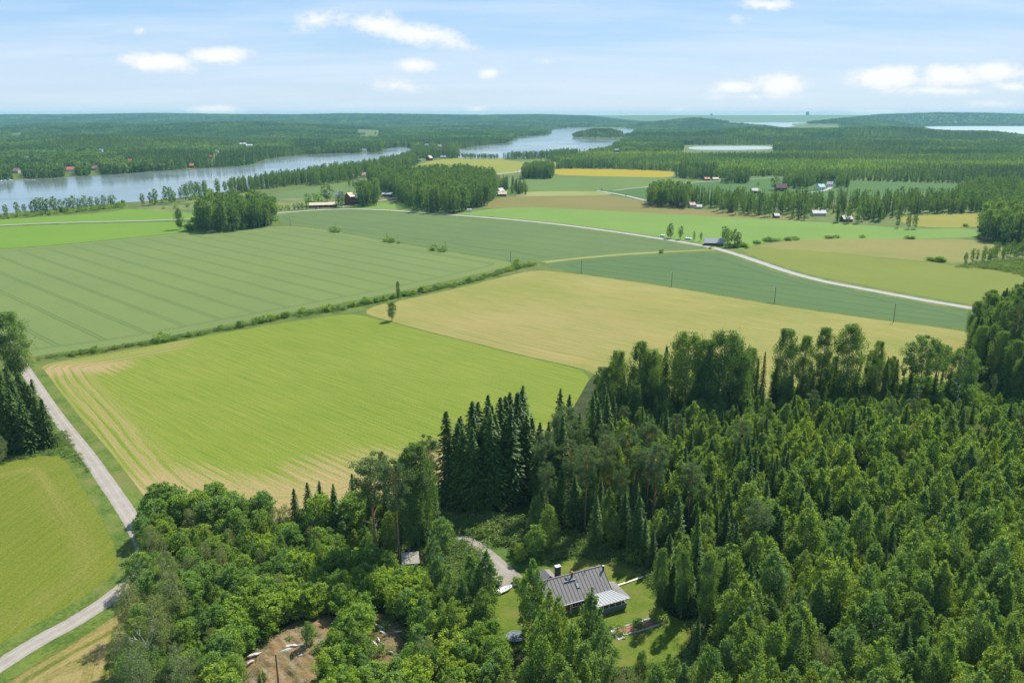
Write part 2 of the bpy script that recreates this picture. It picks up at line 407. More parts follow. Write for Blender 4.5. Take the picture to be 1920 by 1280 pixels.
YY, AA = np.meshgrid(ys_, as_, indexing='ij')
XX = AA * np.maximum(YY, 900) * 1.0
XX = np.clip(XX, -14200, 14200)
ZZ = ridge_height(XX, YY)
nr, nc = YY.shape
idx = np.arange(nr * nc).reshape(nr, nc)
quads = np.stack([idx[:-1, :-1], idx[:-1, 1:], idx[1:, 1:], idx[1:, :-1]], -1).reshape(-1, 4)
me = raw(np.stack([XX, YY, ZZ], -1).reshape(-1, 3), quads, 'ground', smooth=True)
mi = (np.repeat(((ys_[:-1] + ys_[1:]) / 2 > 1500)[:, None], nc - 1, 1)).astype(np.int32).ravel()
me.polygons.foreach_set('material_index', mi)
g = link('ground', me, [M['ground'], M['hills']])
tag(g, 'green lowland rising to wooded ridges along the horizon', kind='structure')
b = MB().add([(-14300, -4000, -.6), (14300, -4000, -.6), (14300, 14300, -.6), (-14300, 14300, -.6)], [(0, 1, 2, 3)])
tag(b.build('terrain', M['ground']), 'plain ground stretching to the horizon', kind='structure')

# ================================================================== flat sheets: fields, lakes, roads
def clip_grid(poly, cell, z):
    """polygon cut along a grid so that it can carry attributes"""
    bm = bmesh.new()
    vsx = [bm.verts.new((x, y, z)) for x, y in poly]; bm.faces.new(vsx)
    xs = [p[0] for p in poly]; yy = [p[1] for p in poly]
    for ax, lo, hi in ((0, min(xs), max(xs)), (1, min(yy), max(yy))):
        c = math.ceil(lo / cell) * cell + .013
        while c < hi:
            co = (c, 0, 0) if ax == 0 else (0, c, 0); no = (1, 0, 0) if ax == 0 else (0, 1, 0)
            bmesh.ops.bisect_plane(bm, geom=bm.verts[:] + bm.edges[:] + bm.faces[:], plane_co=co, plane_no=no)
            c += cell
    bmesh.ops.triangulate(bm, faces=bm.faces[:])
    for f in bm.faces:
        if f.normal.z < 0: f.normal_flip()
    me = bpy.data.meshes.new('field'); bm.to_mesh(me); bm.free(); return me
FIELDS = {}
def field(name, px, m, z, label, cell=None, straw=None, smooth=1, kind='structure'):
    w = WP(px)
    if smooth: w = smooth_poly(w, smooth + 1, cut=max(5, w[0][1] * .02) if kind == 'structure' and name != 'lake' else 1e9)
    FIELDS.setdefault(name, []).append(w)
    if cell:
        me = clip_grid(w, cell, z)
        co = np.empty(len(me.vertices) * 3, np.float32); me.vertices.foreach_get('co', co); co = co.reshape(-1, 3)
        e, seg = edge_dist(co[:, 0], co[:, 1], w)
        a = me.attributes.new('edge', 'FLOAT', 'POINT'); a.data.foreach_set('value', e.astype(np.float32))
        if straw is not None:
            s = straw(co[:, 0], co[:, 1], e)
            a = me.attributes.new('straw', 'FLOAT', 'POINT'); a.data.foreach_set('value', np.clip(s, 0, 1).astype(np.float32))
        o = link(name, me, m)
    else:
        bm = bmesh.new(); bm.faces.new([bm.verts.new((x, y, z)) for x, y in w]); bmesh.ops.triangulate(bm, faces=bm.faces[:])
        for f in bm.faces:
            if f.normal.z < 0: f.normal_flip()
        me = bpy.data.meshes.new(name); bm.to_mesh(me); bm.free(); o = link(name, me, m)
    tag(o, label, kind=kind); return o
def ribbon(name, px, width, m, z, label, smooth=2, taper=None):
    w = smooth_poly(WP(px), smooth, closed=False)
    P = [Vector(p) for p in w]; vs_ = []; ac = []
    for i, p in enumerate(P):
        d = (P[min(i + 1, len(P) - 1)] - P[max(i - 1, 0)]).normalized(); n = Vector((-d.y, d.x))
        wd = width if not callable(width) else width(i / (len(P) - 1))
        for k in (-1, 0, 1): vs_.append((p.x + n.x * k * wd / 2, p.y + n.y * k * wd / 2, z + (.02 if k == 0 else 0))); ac.append(float(k))
    fs_ = [(i * 3 + j, i * 3 + 3 + j, i * 3 + 4 + j, i * 3 + 1 + j) for i in range(len(P) - 1) for j in (0, 1)]
    me = raw(vs_, fs_, name)
    bm = bmesh.new(); bm.from_mesh(me)
    for f in bm.faces:
        if f.normal.z < 0: f.normal_flip()
    bm.to_mesh(me); bm.free()
    a = me.attributes.new('across', 'FLOAT', 'POINT'); a.data.foreach_set('value', np.array(ac, np.float32))
    o = link(name, me, m); tag(o, label, kind='structure'); return o

def blob(cx, cy, r, a=1.0):
    p = G(cx, cy)
    return lambda x, y: a * np.exp(-(((x - p[0]) ** 2 + (y - p[1]) ** 2) / (r * r)))
F5 = [(70, 684), (170, 668), (292, 647), (420, 624), (540, 604), (640, 590), (668, 589), (727, 602.5), (802, 623), (877, 641), (987, 669.5), (1112, 698.5), (1060, 790), (960, 860), (830, 910), (700, 945),
      (610, 975), (530, 982), (440, 978), (330, 972), (262, 950), (205, 880), (140, 790), (85, 722)]
bot = blob(500, 950, 30, .8)
def straw5(x, y, e):
    w5 = WP([(262, 950), (330, 972), (440, 978), (530, 982), (610, 975), (700, 945), (830, 910), (960, 860)])
    d = np.full(x.shape, 1e9)
    for i in range(len(w5) - 1):
        x0, y0 = w5[i]; x1, y1 = w5[i + 1]; ex, ey = x1 - x0, y1 - y0
        t = np.clip(((x - x0) * ex + (y - y0) * ey) / (ex * ex + ey * ey), 0, 1); d = np.minimum(d, np.hypot(x - x0 - t * ex, y - y0 - t * ey))
    s = .9 * np.exp(-(d / 25) ** 4)
    s = np.maximum(s, blob(620, 900, 17, .75)(x, y)); s = np.maximum(s, blob(700, 880, 16, .6)(x, y))
    wl = WP([(262, 950), (205, 880), (140, 790), (85, 722), (70, 684), (170, 668), (292, 647)]); dl = np.full(x.shape, 1e9)
    for i in range(len(wl) - 1):
        x0, y0 = wl[i]; x1, y1 = wl[i + 1]; ex, ey = x1 - x0, y1 - y0
        t = np.clip(((x - x0) * ex + (y - y0) * ey) / (ex * ex + ey * ey), 0, 1); dl = np.minimum(dl, np.hypot(x - x0 - t * ex, y - y0 - t * ey))
    s = np.maximum(s, .36 * np.exp(-((dl - 9) / 9) ** 2))
    for q in ((115, 692, 12, 1.0), (150, 690, 12, 1.0), (185, 688, 11, .95), (90, 700, 8, .8)): s = np.maximum(s, blob(*q)(x, y))
    return np.maximum(s, .07)
field('mown_field', F5, M['mown'], .05, 'bright green freshly mown field with straw-coloured swaths along its edges', 3.5, straw5)
F4 = [(1003, 506), (1060, 511), (1130, 520), (1197, 530), (1297, 545), (1445, 571), (1632, 598), (1807, 620), (1900, 640), (1850, 700), (1750, 720), (1650, 740), (1450, 750), (1300, 750), (1120, 706), (1100, 692),
      (987, 668), (877, 639.5), (802, 621.5), (727, 601), (680, 587.5), (700, 573), (790, 556), (860, 540), (940, 520)]
field('stubble_field', F4, M['stubble'], .05, 'tan and yellow field between the shrub hedge and the forest', 6,
      lambda x, y, e: np.maximum(.08, blob(1000, 620, 70, .4)(x, y)))
F6 = [(-150, 880), (0, 872), (53, 857), (106, 853), (135, 868), (180, 930), (240, 1005), (250, 1040), (228, 1088), (160, 1130), (100, 1168), (0, 1222), (-80, 1260), (-300, 1300), (-400, 1000)]
field('mown_field', F6, M['mown_left'], .05, 'mown green field left of the gravel road, curved swath lines', 3.5,
      lambda x, y, e: np.maximum(.2 * np.exp(-((e - 9) / 6) ** 2), .09))
F7 = [(-80, 1340), (0, 1268), (100, 1215), (165, 1175), (225, 1135), (262, 1120), (262, 1180), (245, 1280), (240, 1420), (-120, 1420)]
field('mown_field', F7, M['mown_strip'], .05, 'mown strip with dry swaths between the lower road and the thicket', 3.5,
      lambda x, y, e: np.maximum(.6 * np.exp(-((e - 8) / 6) ** 2), .35))
F1 = [(-500, 500), (0, 468), (133, 458), (250, 446), (333, 438), (420, 430), (533, 423), (600, 429), (692, 446), (808, 466), (912, 484), (975, 494), (900, 513), (740, 549), (630, 570), (410, 612), (240, 645), (100, 662), (0, 680), (-200, 730), (-500, 800)]
field('crop_field', F1, M['crop'], .05, 'wide grey-green crop field with pairs of wheel tracks', 8)
F2 = [(500, 405), (560, 398), (635, 394), (690, 396), (760, 399), (835, 405), (935, 412), (1040, 422), (1160, 438), (1235, 449), (1300, 461), (1322, 467), (1235, 471), (1175, 475), (1085, 481), (1035, 487), (1005, 494), (985, 493), (912, 482), (808, 464), (692, 444.5), (600, 427.5), (533, 421)]
field('crop_field', F2, M['crop_far'], .05, 'darker green crop field between the wide field and the pale road', 10)
F3 = [(1020, 498), (1060, 489), (1110, 485), (1235, 477), (1340, 472), (1372, 482), (1420, 497), (1470, 514), (1549, 534), (1611, 545), (1726, 568), (1830, 588), (1900, 610), (1807, 617), (1632, 595), (1445, 568), (1297, 542), (1197, 527), (1130, 517), (1060, 507)]
field('crop_field', F3, M['crop_tri'], .05, 'long blue-green crop wedge under the row of power poles', 8)
field('meadow', [(-500, 480), (-300, 430), (0, 426), (100, 421), (233, 418), (340, 416), (420, 412), (420, 432), (333, 437), (250, 445), (133, 457), (0, 467)], M['bright'], .04, 'bright green grass field below the narrow lane at the left')
field('meadow', [(-400, 425), (0, 412), (60, 408), (200, 399), (240, 391), (300, 396), (400, 405), (400, 409), (323, 412), (233, 415), (100, 418), (0, 422)], M['bright'], .04, 'bright green field between the narrow lane and the lakeside trees')
field('rough_meadow', [(240, 391), (300, 383), (380, 372), (440, 362), (490, 366), (560, 372), (600, 372), (590, 392), (520, 404), (430, 408), (300, 396)], M['rough'], .03, 'rough pale meadow dotted with bushes near the lake')
field('meadow', [(490, 368), (560, 355), (620, 349), (700, 350), (720, 362), (600, 371), (520, 373)], M['crop_far'], .05, 'grey-green field behind the farmyard')
field('meadow', [(560, 354), (610, 345), (690, 337), (760, 340), (700, 349), (600, 350)], M['mid_green'], .045, 'green field below the lakeside houses')
field('meadow', [(640, 388), (720, 378), (790, 385), (850, 400), (760, 396), (690, 392)], M['pale_green'], .05, 'small green field between the farmyard and the wood')
field('meadow', [(840, 404), (885, 396), (960, 387.5), (1110, 394), (1260, 402), (1440, 411), (1562, 418), (1671, 426), (1722, 430), (1832, 428), (1850, 444), (1698, 449), (1508, 448), (1412, 457), (1400, 470), (1330, 462), (1235, 447), (1160, 436), (1040, 420), (935, 409)], M['pale_green'], .05, 'long light green field above the pale road')
field('fallow_field', [(895, 392), (935, 371), (960, 368), (1150, 366), (1210, 379), (1310, 394), (1440, 403.5), (1560, 414), (1440, 411), (1260, 402), (1110, 394), (960, 387.5)], M['brown'], .045, 'brown fallow band across the middle of the valley')
field('meadow', [(975, 362), (1000, 359), (1120, 358), (1160, 366), (960, 369)], M['pale_strip'], .055, 'small pale flowering strip of meadow')
field('meadow', [(905, 345), (960, 332), (1040, 329), (1100, 330), (1200, 333), (1262, 334), (1345, 338), (1250, 350), (1150, 357), (1000, 358), (960, 366), (935, 370), (930, 355)], M['mid_green'], .04, 'green field in front of the yellow field')
field('rape_field', [(1035, 316), (1140, 317), (1265, 321), (1262, 333), (1200, 332), (1100, 330), (1035, 328)], M['rape'], .05, 'bright yellow field at the foot of the wood')
field('barley_field', [(747, 321), (810, 301), (862, 296), (940, 297), (1000, 299), (1060, 306), (1035, 316), (1030, 326), (975, 322), (910, 330), (850, 330)], M['barley'], .045, 'yellow-green field sloping from the lake to the wood')
field('meadow', [(935, 299), (1022, 297), (1015, 303), (985, 305)], M['mid_green'], .055, 'small green wedge at the lake end of the yellow-green field')
field('meadow', [(1130, 357), (1250, 351), (1345, 338), (1440, 330), (1520, 335), (1590, 338), (1700, 341), (1830, 345), (1840, 360), (1671, 364), (1549, 376), (1450, 384), (1300, 385), (1210, 376), (1150, 366)], M['dark_green'], .04, 'deep green fields around the right-hand farm')
field('fallow_field', [(1411, 460), (1508, 448), (1698, 449), (1806, 447), (1888, 463), (1850, 485), (1793, 496), (1671, 485), (1535, 471), (1441, 465)], M['tan'], .055, 'tan overgrown field right of the pale road')
field('olive_field', [(1385, 470), (1411, 461), (1441, 465), (1535, 471), (1671, 486), (1793, 497), (1850, 505), (1960, 520), (2100, 560), (2000, 590), (1832, 573), (1726, 555), (1611, 533), (1549, 522), (1481, 505), (1440, 490)], M['olive'], .05, 'olive-green grain field along the right side of the road')
field('meadow', [(1671, 409), (1720, 405), (1842, 399), (1860, 415), (1831, 427), (1722, 427)], M['gold'], .055, 'golden grass patch beside the dark wood')
# shore fields and openings among the far woods
field('meadow', [(510, 275), (560, 270), (618, 270), (625, 276), (560, 276)], M['barley'], .05, 'narrow field on the far shore of the lake')
field('meadow', [(668, 250), (700, 247), (714, 250), (712, 256), (672, 256)], M['pale_green'], .3, 'small field among the far woods')
field('meadow', [(17, 255), (44, 254), (46, 260), (18, 261)], M['barley'], .4, 'small yellow field high in the left woods')
field('meadow', [(1235, 275), (1290, 273.6), (1450, 272.6), (1470, 274), (1300, 274.6)], M['pale_green'], .03, 'reedy shore of the small lake')
# forest floor under the near woods
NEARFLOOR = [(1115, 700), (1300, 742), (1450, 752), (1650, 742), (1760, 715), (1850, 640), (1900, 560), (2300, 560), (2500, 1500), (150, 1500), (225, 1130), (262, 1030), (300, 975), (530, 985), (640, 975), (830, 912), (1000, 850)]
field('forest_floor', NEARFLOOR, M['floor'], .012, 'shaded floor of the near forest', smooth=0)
field('clearing', [(820, 955), (900, 960), (985, 980), (1000, 1010), (1050, 1015), (1150, 1020), (1230, 1060), (1240, 1110), (1000, 1085), (930, 1070), (850, 1010)], M['scrubground'], .03, 'overgrown clearing behind the house')
LAWN = [(930, 1112), (960, 1084), (1000, 1070), (1050, 1050), (1130, 1046), (1185, 1068), (1225, 1085), (1242, 1120), (1238, 1148), (1290, 1165), (1300, 1200), (1262, 1240), (1160, 1252), (1090, 1245), (1000, 1225), (945, 1212), (925, 1160)]
field('lawn', LAWN, M['lawn'], .05, 'mown garden lawn around the red house')
# lakes
for i, (px, lab) in enumerate([
    ([(-900, 352), (0, 341), (60, 337), (150, 331), (227, 327), (283, 322), (367, 317), (467, 312), (490, 303), (510, 297), (567, 290), (640, 287.5), (715, 287), (719, 279), (745, 276), (775, 277), (770, 290), (775, 297), (700, 311), (640, 322), (560, 335), (500, 348), (400, 364), (300, 376), (235, 380), (130, 388), (60, 396), (0, 402), (-300, 418), (-1100, 450)], 'long calm lake at the left reflecting the far shore'),
    ([(853, 281), (900, 274), (958, 268), (966, 257.5), (1032, 254), (1030, 242), (1075, 240.5), (1165, 240), (1200, 243), (1180, 262), (1150, 276), (1060, 288), (1010, 295), (960, 297), (870, 299), (830, 290)], 'middle lake with a wooded point'),
    ([(1287, 276), (1320, 274.5), (1440, 274), (1450, 277), (1443, 281), (1297, 282)], 'small lake among the right woods'),
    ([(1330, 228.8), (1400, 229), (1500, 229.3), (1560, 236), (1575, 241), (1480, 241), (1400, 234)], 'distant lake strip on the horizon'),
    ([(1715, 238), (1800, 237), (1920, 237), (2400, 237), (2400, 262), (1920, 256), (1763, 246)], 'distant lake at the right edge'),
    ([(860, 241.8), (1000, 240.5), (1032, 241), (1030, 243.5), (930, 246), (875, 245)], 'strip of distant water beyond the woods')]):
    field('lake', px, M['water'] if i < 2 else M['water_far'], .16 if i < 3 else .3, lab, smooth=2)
# verges and roads
MAINROAD = [(500, 401), (565, 395.5), (635, 392), (685, 392), (760, 396), (835, 402), (935, 409.5), (1040, 419.5), (1160, 435.5), (1235, 447), (1285, 455), (1335, 463.5), (1385, 478), (1440, 497), (1481, 511), (1549, 529), (1611, 540), (1726, 562), (1832, 579), (1960, 606), (2100, 640)]
ribbon('road_verge', MAINROAD, 16, M['verge'], .07, 'grassy verge of the long pale road')
ribbon('road', MAINROAD, 6.2, M['road_far'], .095, 'long pale road curving past the fields')
LEFTROAD = [(20, 655), (45, 690), (66, 721), (110, 786), (160, 847), (197, 900), (233, 952), (262, 1000), (275, 1040), (262, 1080), (225, 1107), (197, 1129), (131, 1171), (87, 1193), (22, 1232), (-80, 1300), (-200, 1400)]
ribbon('road_verge', LEFTROAD, 12, M['verge'], .07, 'grassy verge of the left lane')
ribbon('road', LEFTROAD, 4.3, M['road'], .095, 'narrow gravel road along the left fields, bending at the thicket')
ribbon('lane', [(-300, 432), (0, 422.7), (100, 417.7), (233, 415), (323, 412.3), (380, 409), (450, 406), (520, 400)], 5, M['road_far'], .095, 'narrow lane crossing the bright green fields')
ribbon('lane', [(900, 330.5), (940, 326), (978, 321.5), (981, 318), (985, 313), (1003, 306), (1030, 300), (1060, 294)], 9, M['road_far'], .095, 'winding lane through the yellow-green field')
ribbon('lane', [(640, 388), (660, 384), (700, 379), (735, 372), (780, 366)], 5, M['road_far'], .1, 'farm lane behind the farmyard')
ribbon('lane', [(1150, 357.5), (1250, 346), (1345, 339), (1440, 334), (1500, 330)], 5, M['drive'], .095, 'thin track between the green fields')
ribbon('lane', [(1120, 357.5), (1175, 367), (1210, 376)], 6, M['road_far'], .1, 'pale field track end')
ribbon('lane', [(1500, 362), (1540, 359), (1556, 354), (1558, 348)], 6, M['road_far'], .1, 'farm drive between the right-hand farmhouses')
ribbon('lane', [(1020, 492), (1085, 484), (1175, 476.5), (1235, 473), (1340, 468)], 7, M['pale_strip'], .075, 'grassy strip dividing the two crop fields')
ribbon('driveway', [(262, 1040), (350, 1022), (480, 1020), (600, 1010), (720, 990), (800, 985), (850, 1004), (885, 1024), (925, 1055), (945, 1078)], 5.6, M['drive'], .07, 'gravel driveway leading to the red house')
field('driveway', [(884, 1018), (930, 1042), (965, 1068), (984, 1084), (978, 1096), (938, 1106), (928, 1092), (918, 1066), (896, 1045)], M['drive'], .075, 'gravel turning yard beside the house', smooth=1)
# haze
hb = MB().box(-14400, 14400, -4100, 14400, -2.0, 140)
hm = bpy.data.materials.new('haze_air'); hm.use_nodes = True; hm.node_tree.nodes.clear()
Nh = NT(hm.node_tree); ho = Nh.new('ShaderNodeOutputMaterial'); pv = Nh.new('ShaderNodeVolumePrincipled')
pv.inputs['Color'].default_value = (.31, .68, .80, 1); pv.inputs['Density'].default_value = HAZE = 6e-5; pv.inputs['Anisotropy'].default_value = 0.0
Nh.l.new(pv.outputs[0], ho.inputs['Volume'])
hz_o = hb.build('haze', hm); tag(hz_o, 'thin summer haze over the whole valley', kind='stuff')
# ================================================================== foliage materials
def leaf_mat(name, cols, trans=.38, tcol=None, var=.8, gloss=.012):
    """cols: albedo range between trees; every leaf also differs a little"""
    m, N, out = mat(name)
    oi = N.new('ShaderNodeObjectInfo').outputs['Random']
    isl = N.new('ShaderNodeNewGeometry').outputs['Random Per Island']
    cr = N.new('ShaderNodeValToRGB'); N.put(cr.inputs[0], oi)
    el = cr.color_ramp.elements
    for i, c in enumerate(cols):
        p = i / (len(cols) - 1)
        e = el[0] if i == 0 else (el[-1] if i == len(cols) - 1 else el.new(p))
        e.position = p; e.color = (*c, 1)
    base = N.vm('SCALE', cr.outputs[0], None, 1.42 if 'far' not in name and 'plant' not in name else 1.25)
    if 'far' in name or 'plant' in name:
        pw = N.noise(N.new('ShaderNodeNewGeometry').outputs['Position'], .0028, 5, .62)
        base = N.mix(N.step(pw, .42, .62), base, N.vm('MULTIPLY', base, (1.9, 1.6, 1.25)))
    v = N.m('ADD', 1 - var / 2, N.m('MULTIPLY', isl, var))
    warm = N.noise(N.new('ShaderNodeTexCoord').outputs['Object'], .45, 3, .6)
    c = N.vm('SCALE', base, None, v)
    c = N.mix(N.m('MULTIPLY', N.step(warm, .42, .66), .28), c, N.vm('MULTIPLY', c, (1.15, 1.1, .6)))
    df = N.new('ShaderNodeBsdfDiffuse'); N.put(df.inputs[0], c)
    tr = N.new('ShaderNodeBsdfTranslucent')
    N.put(tr.inputs[0], N.vm('MULTIPLY', c, tcol or (1.75, 1.6, .45)))
    mx = N.new('ShaderNodeMixShader'); mx.inputs[0].default_value = trans
    N.l.new(df.outputs[0], mx.inputs[1]); N.l.new(tr.outputs[0], mx.inputs[2])
    gl = N.new('ShaderNodeBsdfGlossy'); gl.inputs['Roughness'].default_value = .55; N.put(gl.inputs[0], (.75, .85, .9, 1))
    m2 = N.new('ShaderNodeMixShader'); m2.inputs[0].default_value = gloss
    N.l.new(mx.outputs[0], m2.inputs[1]); N.l.new(gl.outputs[0], m2.inputs[2]); N.l.new(m2.outputs[0], out.inputs[0])
    return m
M['l_birch'] = leaf_mat('leaf_birch', [(.072, .134, .040), (.106, .174, .042), (.136, .196, .040), (.086, .150, .058), (.122, .184, .042), (.066, .122, .046)], .46)
M['l_broad'] = leaf_mat('leaf_broadleaf', [(.086, .155, .046), (.112, .195, .050), (.150, .220, .040), (.100, .175, .064), (.130, .205, .048)], .44)
M['l_bright'] = leaf_mat('leaf_bright', [(.125, .215, .034), (.160, .235, .030), (.110, .195, .038), (.180, .235, .030)], .46)
M['l_grey'] = leaf_mat('leaf_grey_willow', [(.120, .155, .070), (.140, .165, .072), (.105, .145, .070)], .36)
M['l_weed'] = leaf_mat('leaf_weed', [(.085, .140, .038), (.110, .165, .045), (.070, .125, .032), (.130, .165, .060)], .36)
M['l_tall'] = leaf_mat('leaf_tall', [(.062, .118, .040), (.078, .135, .044), (.092, .150, .042)], .38)
M['l_spruce'] = leaf_mat('needle_spruce', [(.042, .078, .018), (.054, .096, .020), (.070, .114, .022)], .24, (1.3, 1.3, .6))
M['l_pine'] = leaf_mat('needle_pine', [(.075, .118, .046), (.095, .138, .054), (.082, .128, .044)], .28, (1.3, 1.3, .6))
M['l_far'] = leaf_mat('leaf_far_wood', [(0.037, 0.082, 0.029), (0.051, 0.105, 0.034), (0.075, 0.143, 0.041), (0.048, 0.095, 0.034), (0.109, 0.18, 0.051)], .3)
M['l_plant'] = leaf_mat('leaf_plantation', [(0.058, 0.116, 0.031), (0.078, 0.146, 0.037), (0.102, 0.177, 0.044)], .34)
def bark_mat(name, c1, c2, orange=None, z0=0, z1=1):
    m, N, out = mat(name)
    ob = N.new('ShaderNodeTexCoord').outputs['Object']
    n = N.noise(N.vm('MULTIPLY', ob, (1, 1, .6)), 2.2, 4, .7)
    c = N.mix(N.step(n, .42, .6), c1, c2)
    if orange: c = N.mix(N.step(N.sep(ob)[2], z0, z1), c, orange)
    principled(N, out, c, .9, .1, bump=n, bs=.5, bd=.03); return m
M['b_birch'] = bark_mat('bark_birch', (.10, .09, .08), (.62, .60, .55))
M['b_spruce'] = bark_mat('bark_spruce', (.09, .065, .05), (.16, .125, .10))
M['b_pine'] = bark_mat('bark_pine', (.14, .10, .08), (.22, .16, .12), (.42, .19, .08), 8, 12)
M['b_aspen'] = bark_mat('bark_aspen', (.20, .19, .16), (.38, .37, .32))
M['b_dead'] = bark_mat('bark_dead', (.45, .42, .40), (.62, .60, .57))

# ================================================================== tree templates
TPL = bpy.data.collections.new('templates')
def quads_from(C, L, W, up=None, flat=0.0, r=rng, droop=0.0):
    """leaf clusters as small bent diamonds"""
    n = len(C)
    a = r.normal(size=(n, 3))
    if flat: a[:, 2] *= (1 - flat)
    if droop: a = a * (1 - droop) + np.array([0, 0, -1.6]) * droop
    a /= np.linalg.norm(a, axis=1)[:, None] + 1e-9
    b = np.cross(a, r.normal(size=(n, 3))); b /= np.linalg.norm(b, axis=1)[:, None] + 1e-9
    L = np.broadcast_to(L, n)[:, None] / 2; W = np.broadcast_to(W, n)[:, None] / 2
    V = np.stack([C - a * L, C - b * W, C + a * L, C + b * W], 1).reshape(-1, 3)
    F = np.arange(4 * n).reshape(n, 4)
    return V, F
def clump_crown(h, z0, rad, seed, ncl, ncr, nleaf, leaf, droop=.3, asp=.7, vert=1.0, jag=.35, inner=.35, top_bias=1.0):
    r = np.random.default_rng(seed)
    t = r.random(ncl) ** (1 / top_bias)
    wts = np.array([max(.08, rad(q)) for q in t]); keep = r.random(ncl) < (wts / wts.max() + .15); t = t[keep]
    az = np.arange(len(t)) * 2.39996 + r.normal(size=len(t)) * .4
    rr = np.array([rad(q) for q in t]) * (inner + (1 - inner) * np.sqrt(r.random(len(t)))) * (1 + jag * r.normal(size=len(t)) * .4)
    cc = np.stack([np.cos(az) * rr, np.sin(az) * rr, z0 + t * (h - z0)], 1)
    sz = ncr * (.65 + .7 * r.random(len(t))) * np.clip(.55 + .6 * np.array([rad(q) for q in t]) / (max(rad(.3), rad(.5)) + .01), .45, 1.15)
    ci = r.integers(0, len(t), nleaf)
    d = r.normal(size=(nleaf, 3)); d /= np.linalg.norm(d, axis=1)[:, None]
    d *= (r.random(nleaf) ** .45)[:, None]
    Cn = cc[ci] + d * sz[ci][:, None] * np.array([1, 1, vert]) * np.where(r.random(nleaf) < .12, 1.7, 1)[:, None]
    Cn[:, 2] = np.minimum(np.maximum(Cn[:, 2], z0 * .75), h + .25)
    V, F = quads_from(Cn, leaf * (.7 + .6 * r.random(nleaf)), leaf * asp * (.7 + .6 * r.random(nleaf)), r=r, droop=droop)
    return V, F, cc
def spruce_crown(h, z0, Rb, seed, rows, perrow, seg, leaf, k=.85):
    r = np.random.default_rng(seed); C = []; L = []; Wd = []; Ax = []
    for i in range(rows):
        t = i / (rows - 1); z = z0 + (h - z0) * (1 - (1 - t) ** 1.05); rb = Rb * (1 - t) ** k * (.86 + .28 * r.random()) + .12
        nb = max(3, int(perrow * (.45 + .55 * (1 - t))))
        a0 = r.random() * 6.28
        for j in range(nb):
            a = a0 + 6.283 * j / nb + r.normal() * .22; rl = rb * (.72 + .42 * r.random())
            s = max(2, int(seg * (.35 + .65 * rl / Rb)))
            for q in range(s):
                u = (q + .6) / s; rad_ = rl * u
                zz = z + .12 * rl - (.42 * rl) * u ** 1.5 + (.10 * rl * max(0, u - .75) * 4)
                side = (r.random() - .5) * (1.1 - .5 * u) * rl * .42
                C.append((math.cos(a) * rad_ - math.sin(a) * side, math.sin(a) * rad_ + math.cos(a) * side, zz + r.normal() * .05))
                Ax.append((math.cos(a) * .9 - math.sin(a) * side / (rl + .1), math.sin(a) * .9 + math.cos(a) * side / (rl + .1), -.42))
                L.append(leaf * (.8 + .5 * r.random())); Wd.append(leaf * .55 * (.8 + .5 * r.random()))
    C = np.array(C); a = np.array(Ax); a /= np.linalg.norm(a, axis=1)[:, None]
    b = np.cross(a, np.array([0, 0, 1.0]) + r.normal(size=a.shape) * .35); b /= np.linalg.norm(b, axis=1)[:, None]
    L = np.array(L)[:, None] / 2; Wd = np.array(Wd)[:, None] / 2
    V = np.stack([C - a * L, C - b * Wd, C + a * L, C + b * Wd], 1).reshape(-1, 3)
    return V, np.arange(len(V)).reshape(-1, 4)
def trunk_mesh(h, r0, sides, limbs=(), seed=0, lean=.02, rt=.12, multi=1):
    r = random.Random(seed); mb = MB()
    for q in range(multi):
        ang = r.random() * 6.28; sp = 0 if multi == 1 else .13
        pts = [(math.cos(ang) * sp * h * t + math.sin(t * 5 + seed) * lean * h * .2, math.sin(ang) * sp * h * t + math.cos(t * 4 + seed) * lean * h * .2, h * t - .15 * (t == 0)) for t in (0, .12, .35, .6, .82, 1)]
        mb.tube(pts, [r0 * 1.25, r0, r0 * .8, r0 * .55, r0 * .3, r0 * rt], sides)
    for (x, y, z) in limbs:
        zb = max(z - math.hypot(x, y) * (.5 + .3 * r.random()), h * .12)
        mb.tube([(0, 0, zb), (x * .5, y * .5, (zb + z) / 2 + .08 * h * .1), (x, y, z)], [r0 * .28, r0 * .18, r0 * .06], 3, cap=False)
    return mb.mesh('trunk', smooth=True)
def join_mesh(name, V, F, tm, mats):
    """crown + trunk in one mesh (for trees that are part of a wood)"""
    tv = [tuple(v.co) for v in tm.vertices]; tf = []
    for p in tm.polygons:
        q = list(p.vertices)
        if len(q) == 4: tf.append(q)
        elif len(q) == 3: tf.append(q + [q[2]])
    n = len(V)
    allv = np.concatenate([V, np.array(tv)]); tf = np.array([[i + n for i in q] for q in tf if len(set(q)) == 4] or np.zeros((0, 4)), int).reshape(-1, 4)
    me = raw(allv, np.concatenate([F, tf]), name, matidx=np.concatenate([np.zeros(len(F)), np.ones(len(tf))]))
    for q in mats: me.materials.append(q)
    return me
KINDS_T = {}
def reg(kind, h, crown, trunk, lm, bm_, sink=0):
    V, F = crown
    cm_ = raw(V, F, kind + '_crown'); cm_.materials.append(lm)
    trunk.materials.append(bm_)
    jm = join_mesh(kind, V, F, trunk, [lm, bm_])
    KINDS_T.setdefault(kind, []).append(dict(h=h, crown=cm_, trunk=trunk, joint=jm))
pb = lambda R0: (lambda t: R0 * (math.sin(math.pi * min(1, (t * .92 + .06)) ** .62) ** .8) * (1.0 if t < .6 else 1.0))
def prof_birch(R0, p=2.0): return lambda t: R0 * max(.10, (1 - max(0, (t - .30) / .72) ** p)) * min(1, .55 + t * 1.6)
def prof_round(R0): return lambda t: R0 * math.sqrt(max(.02, 1 - (2 * t - .9) ** 2 / 1.25))
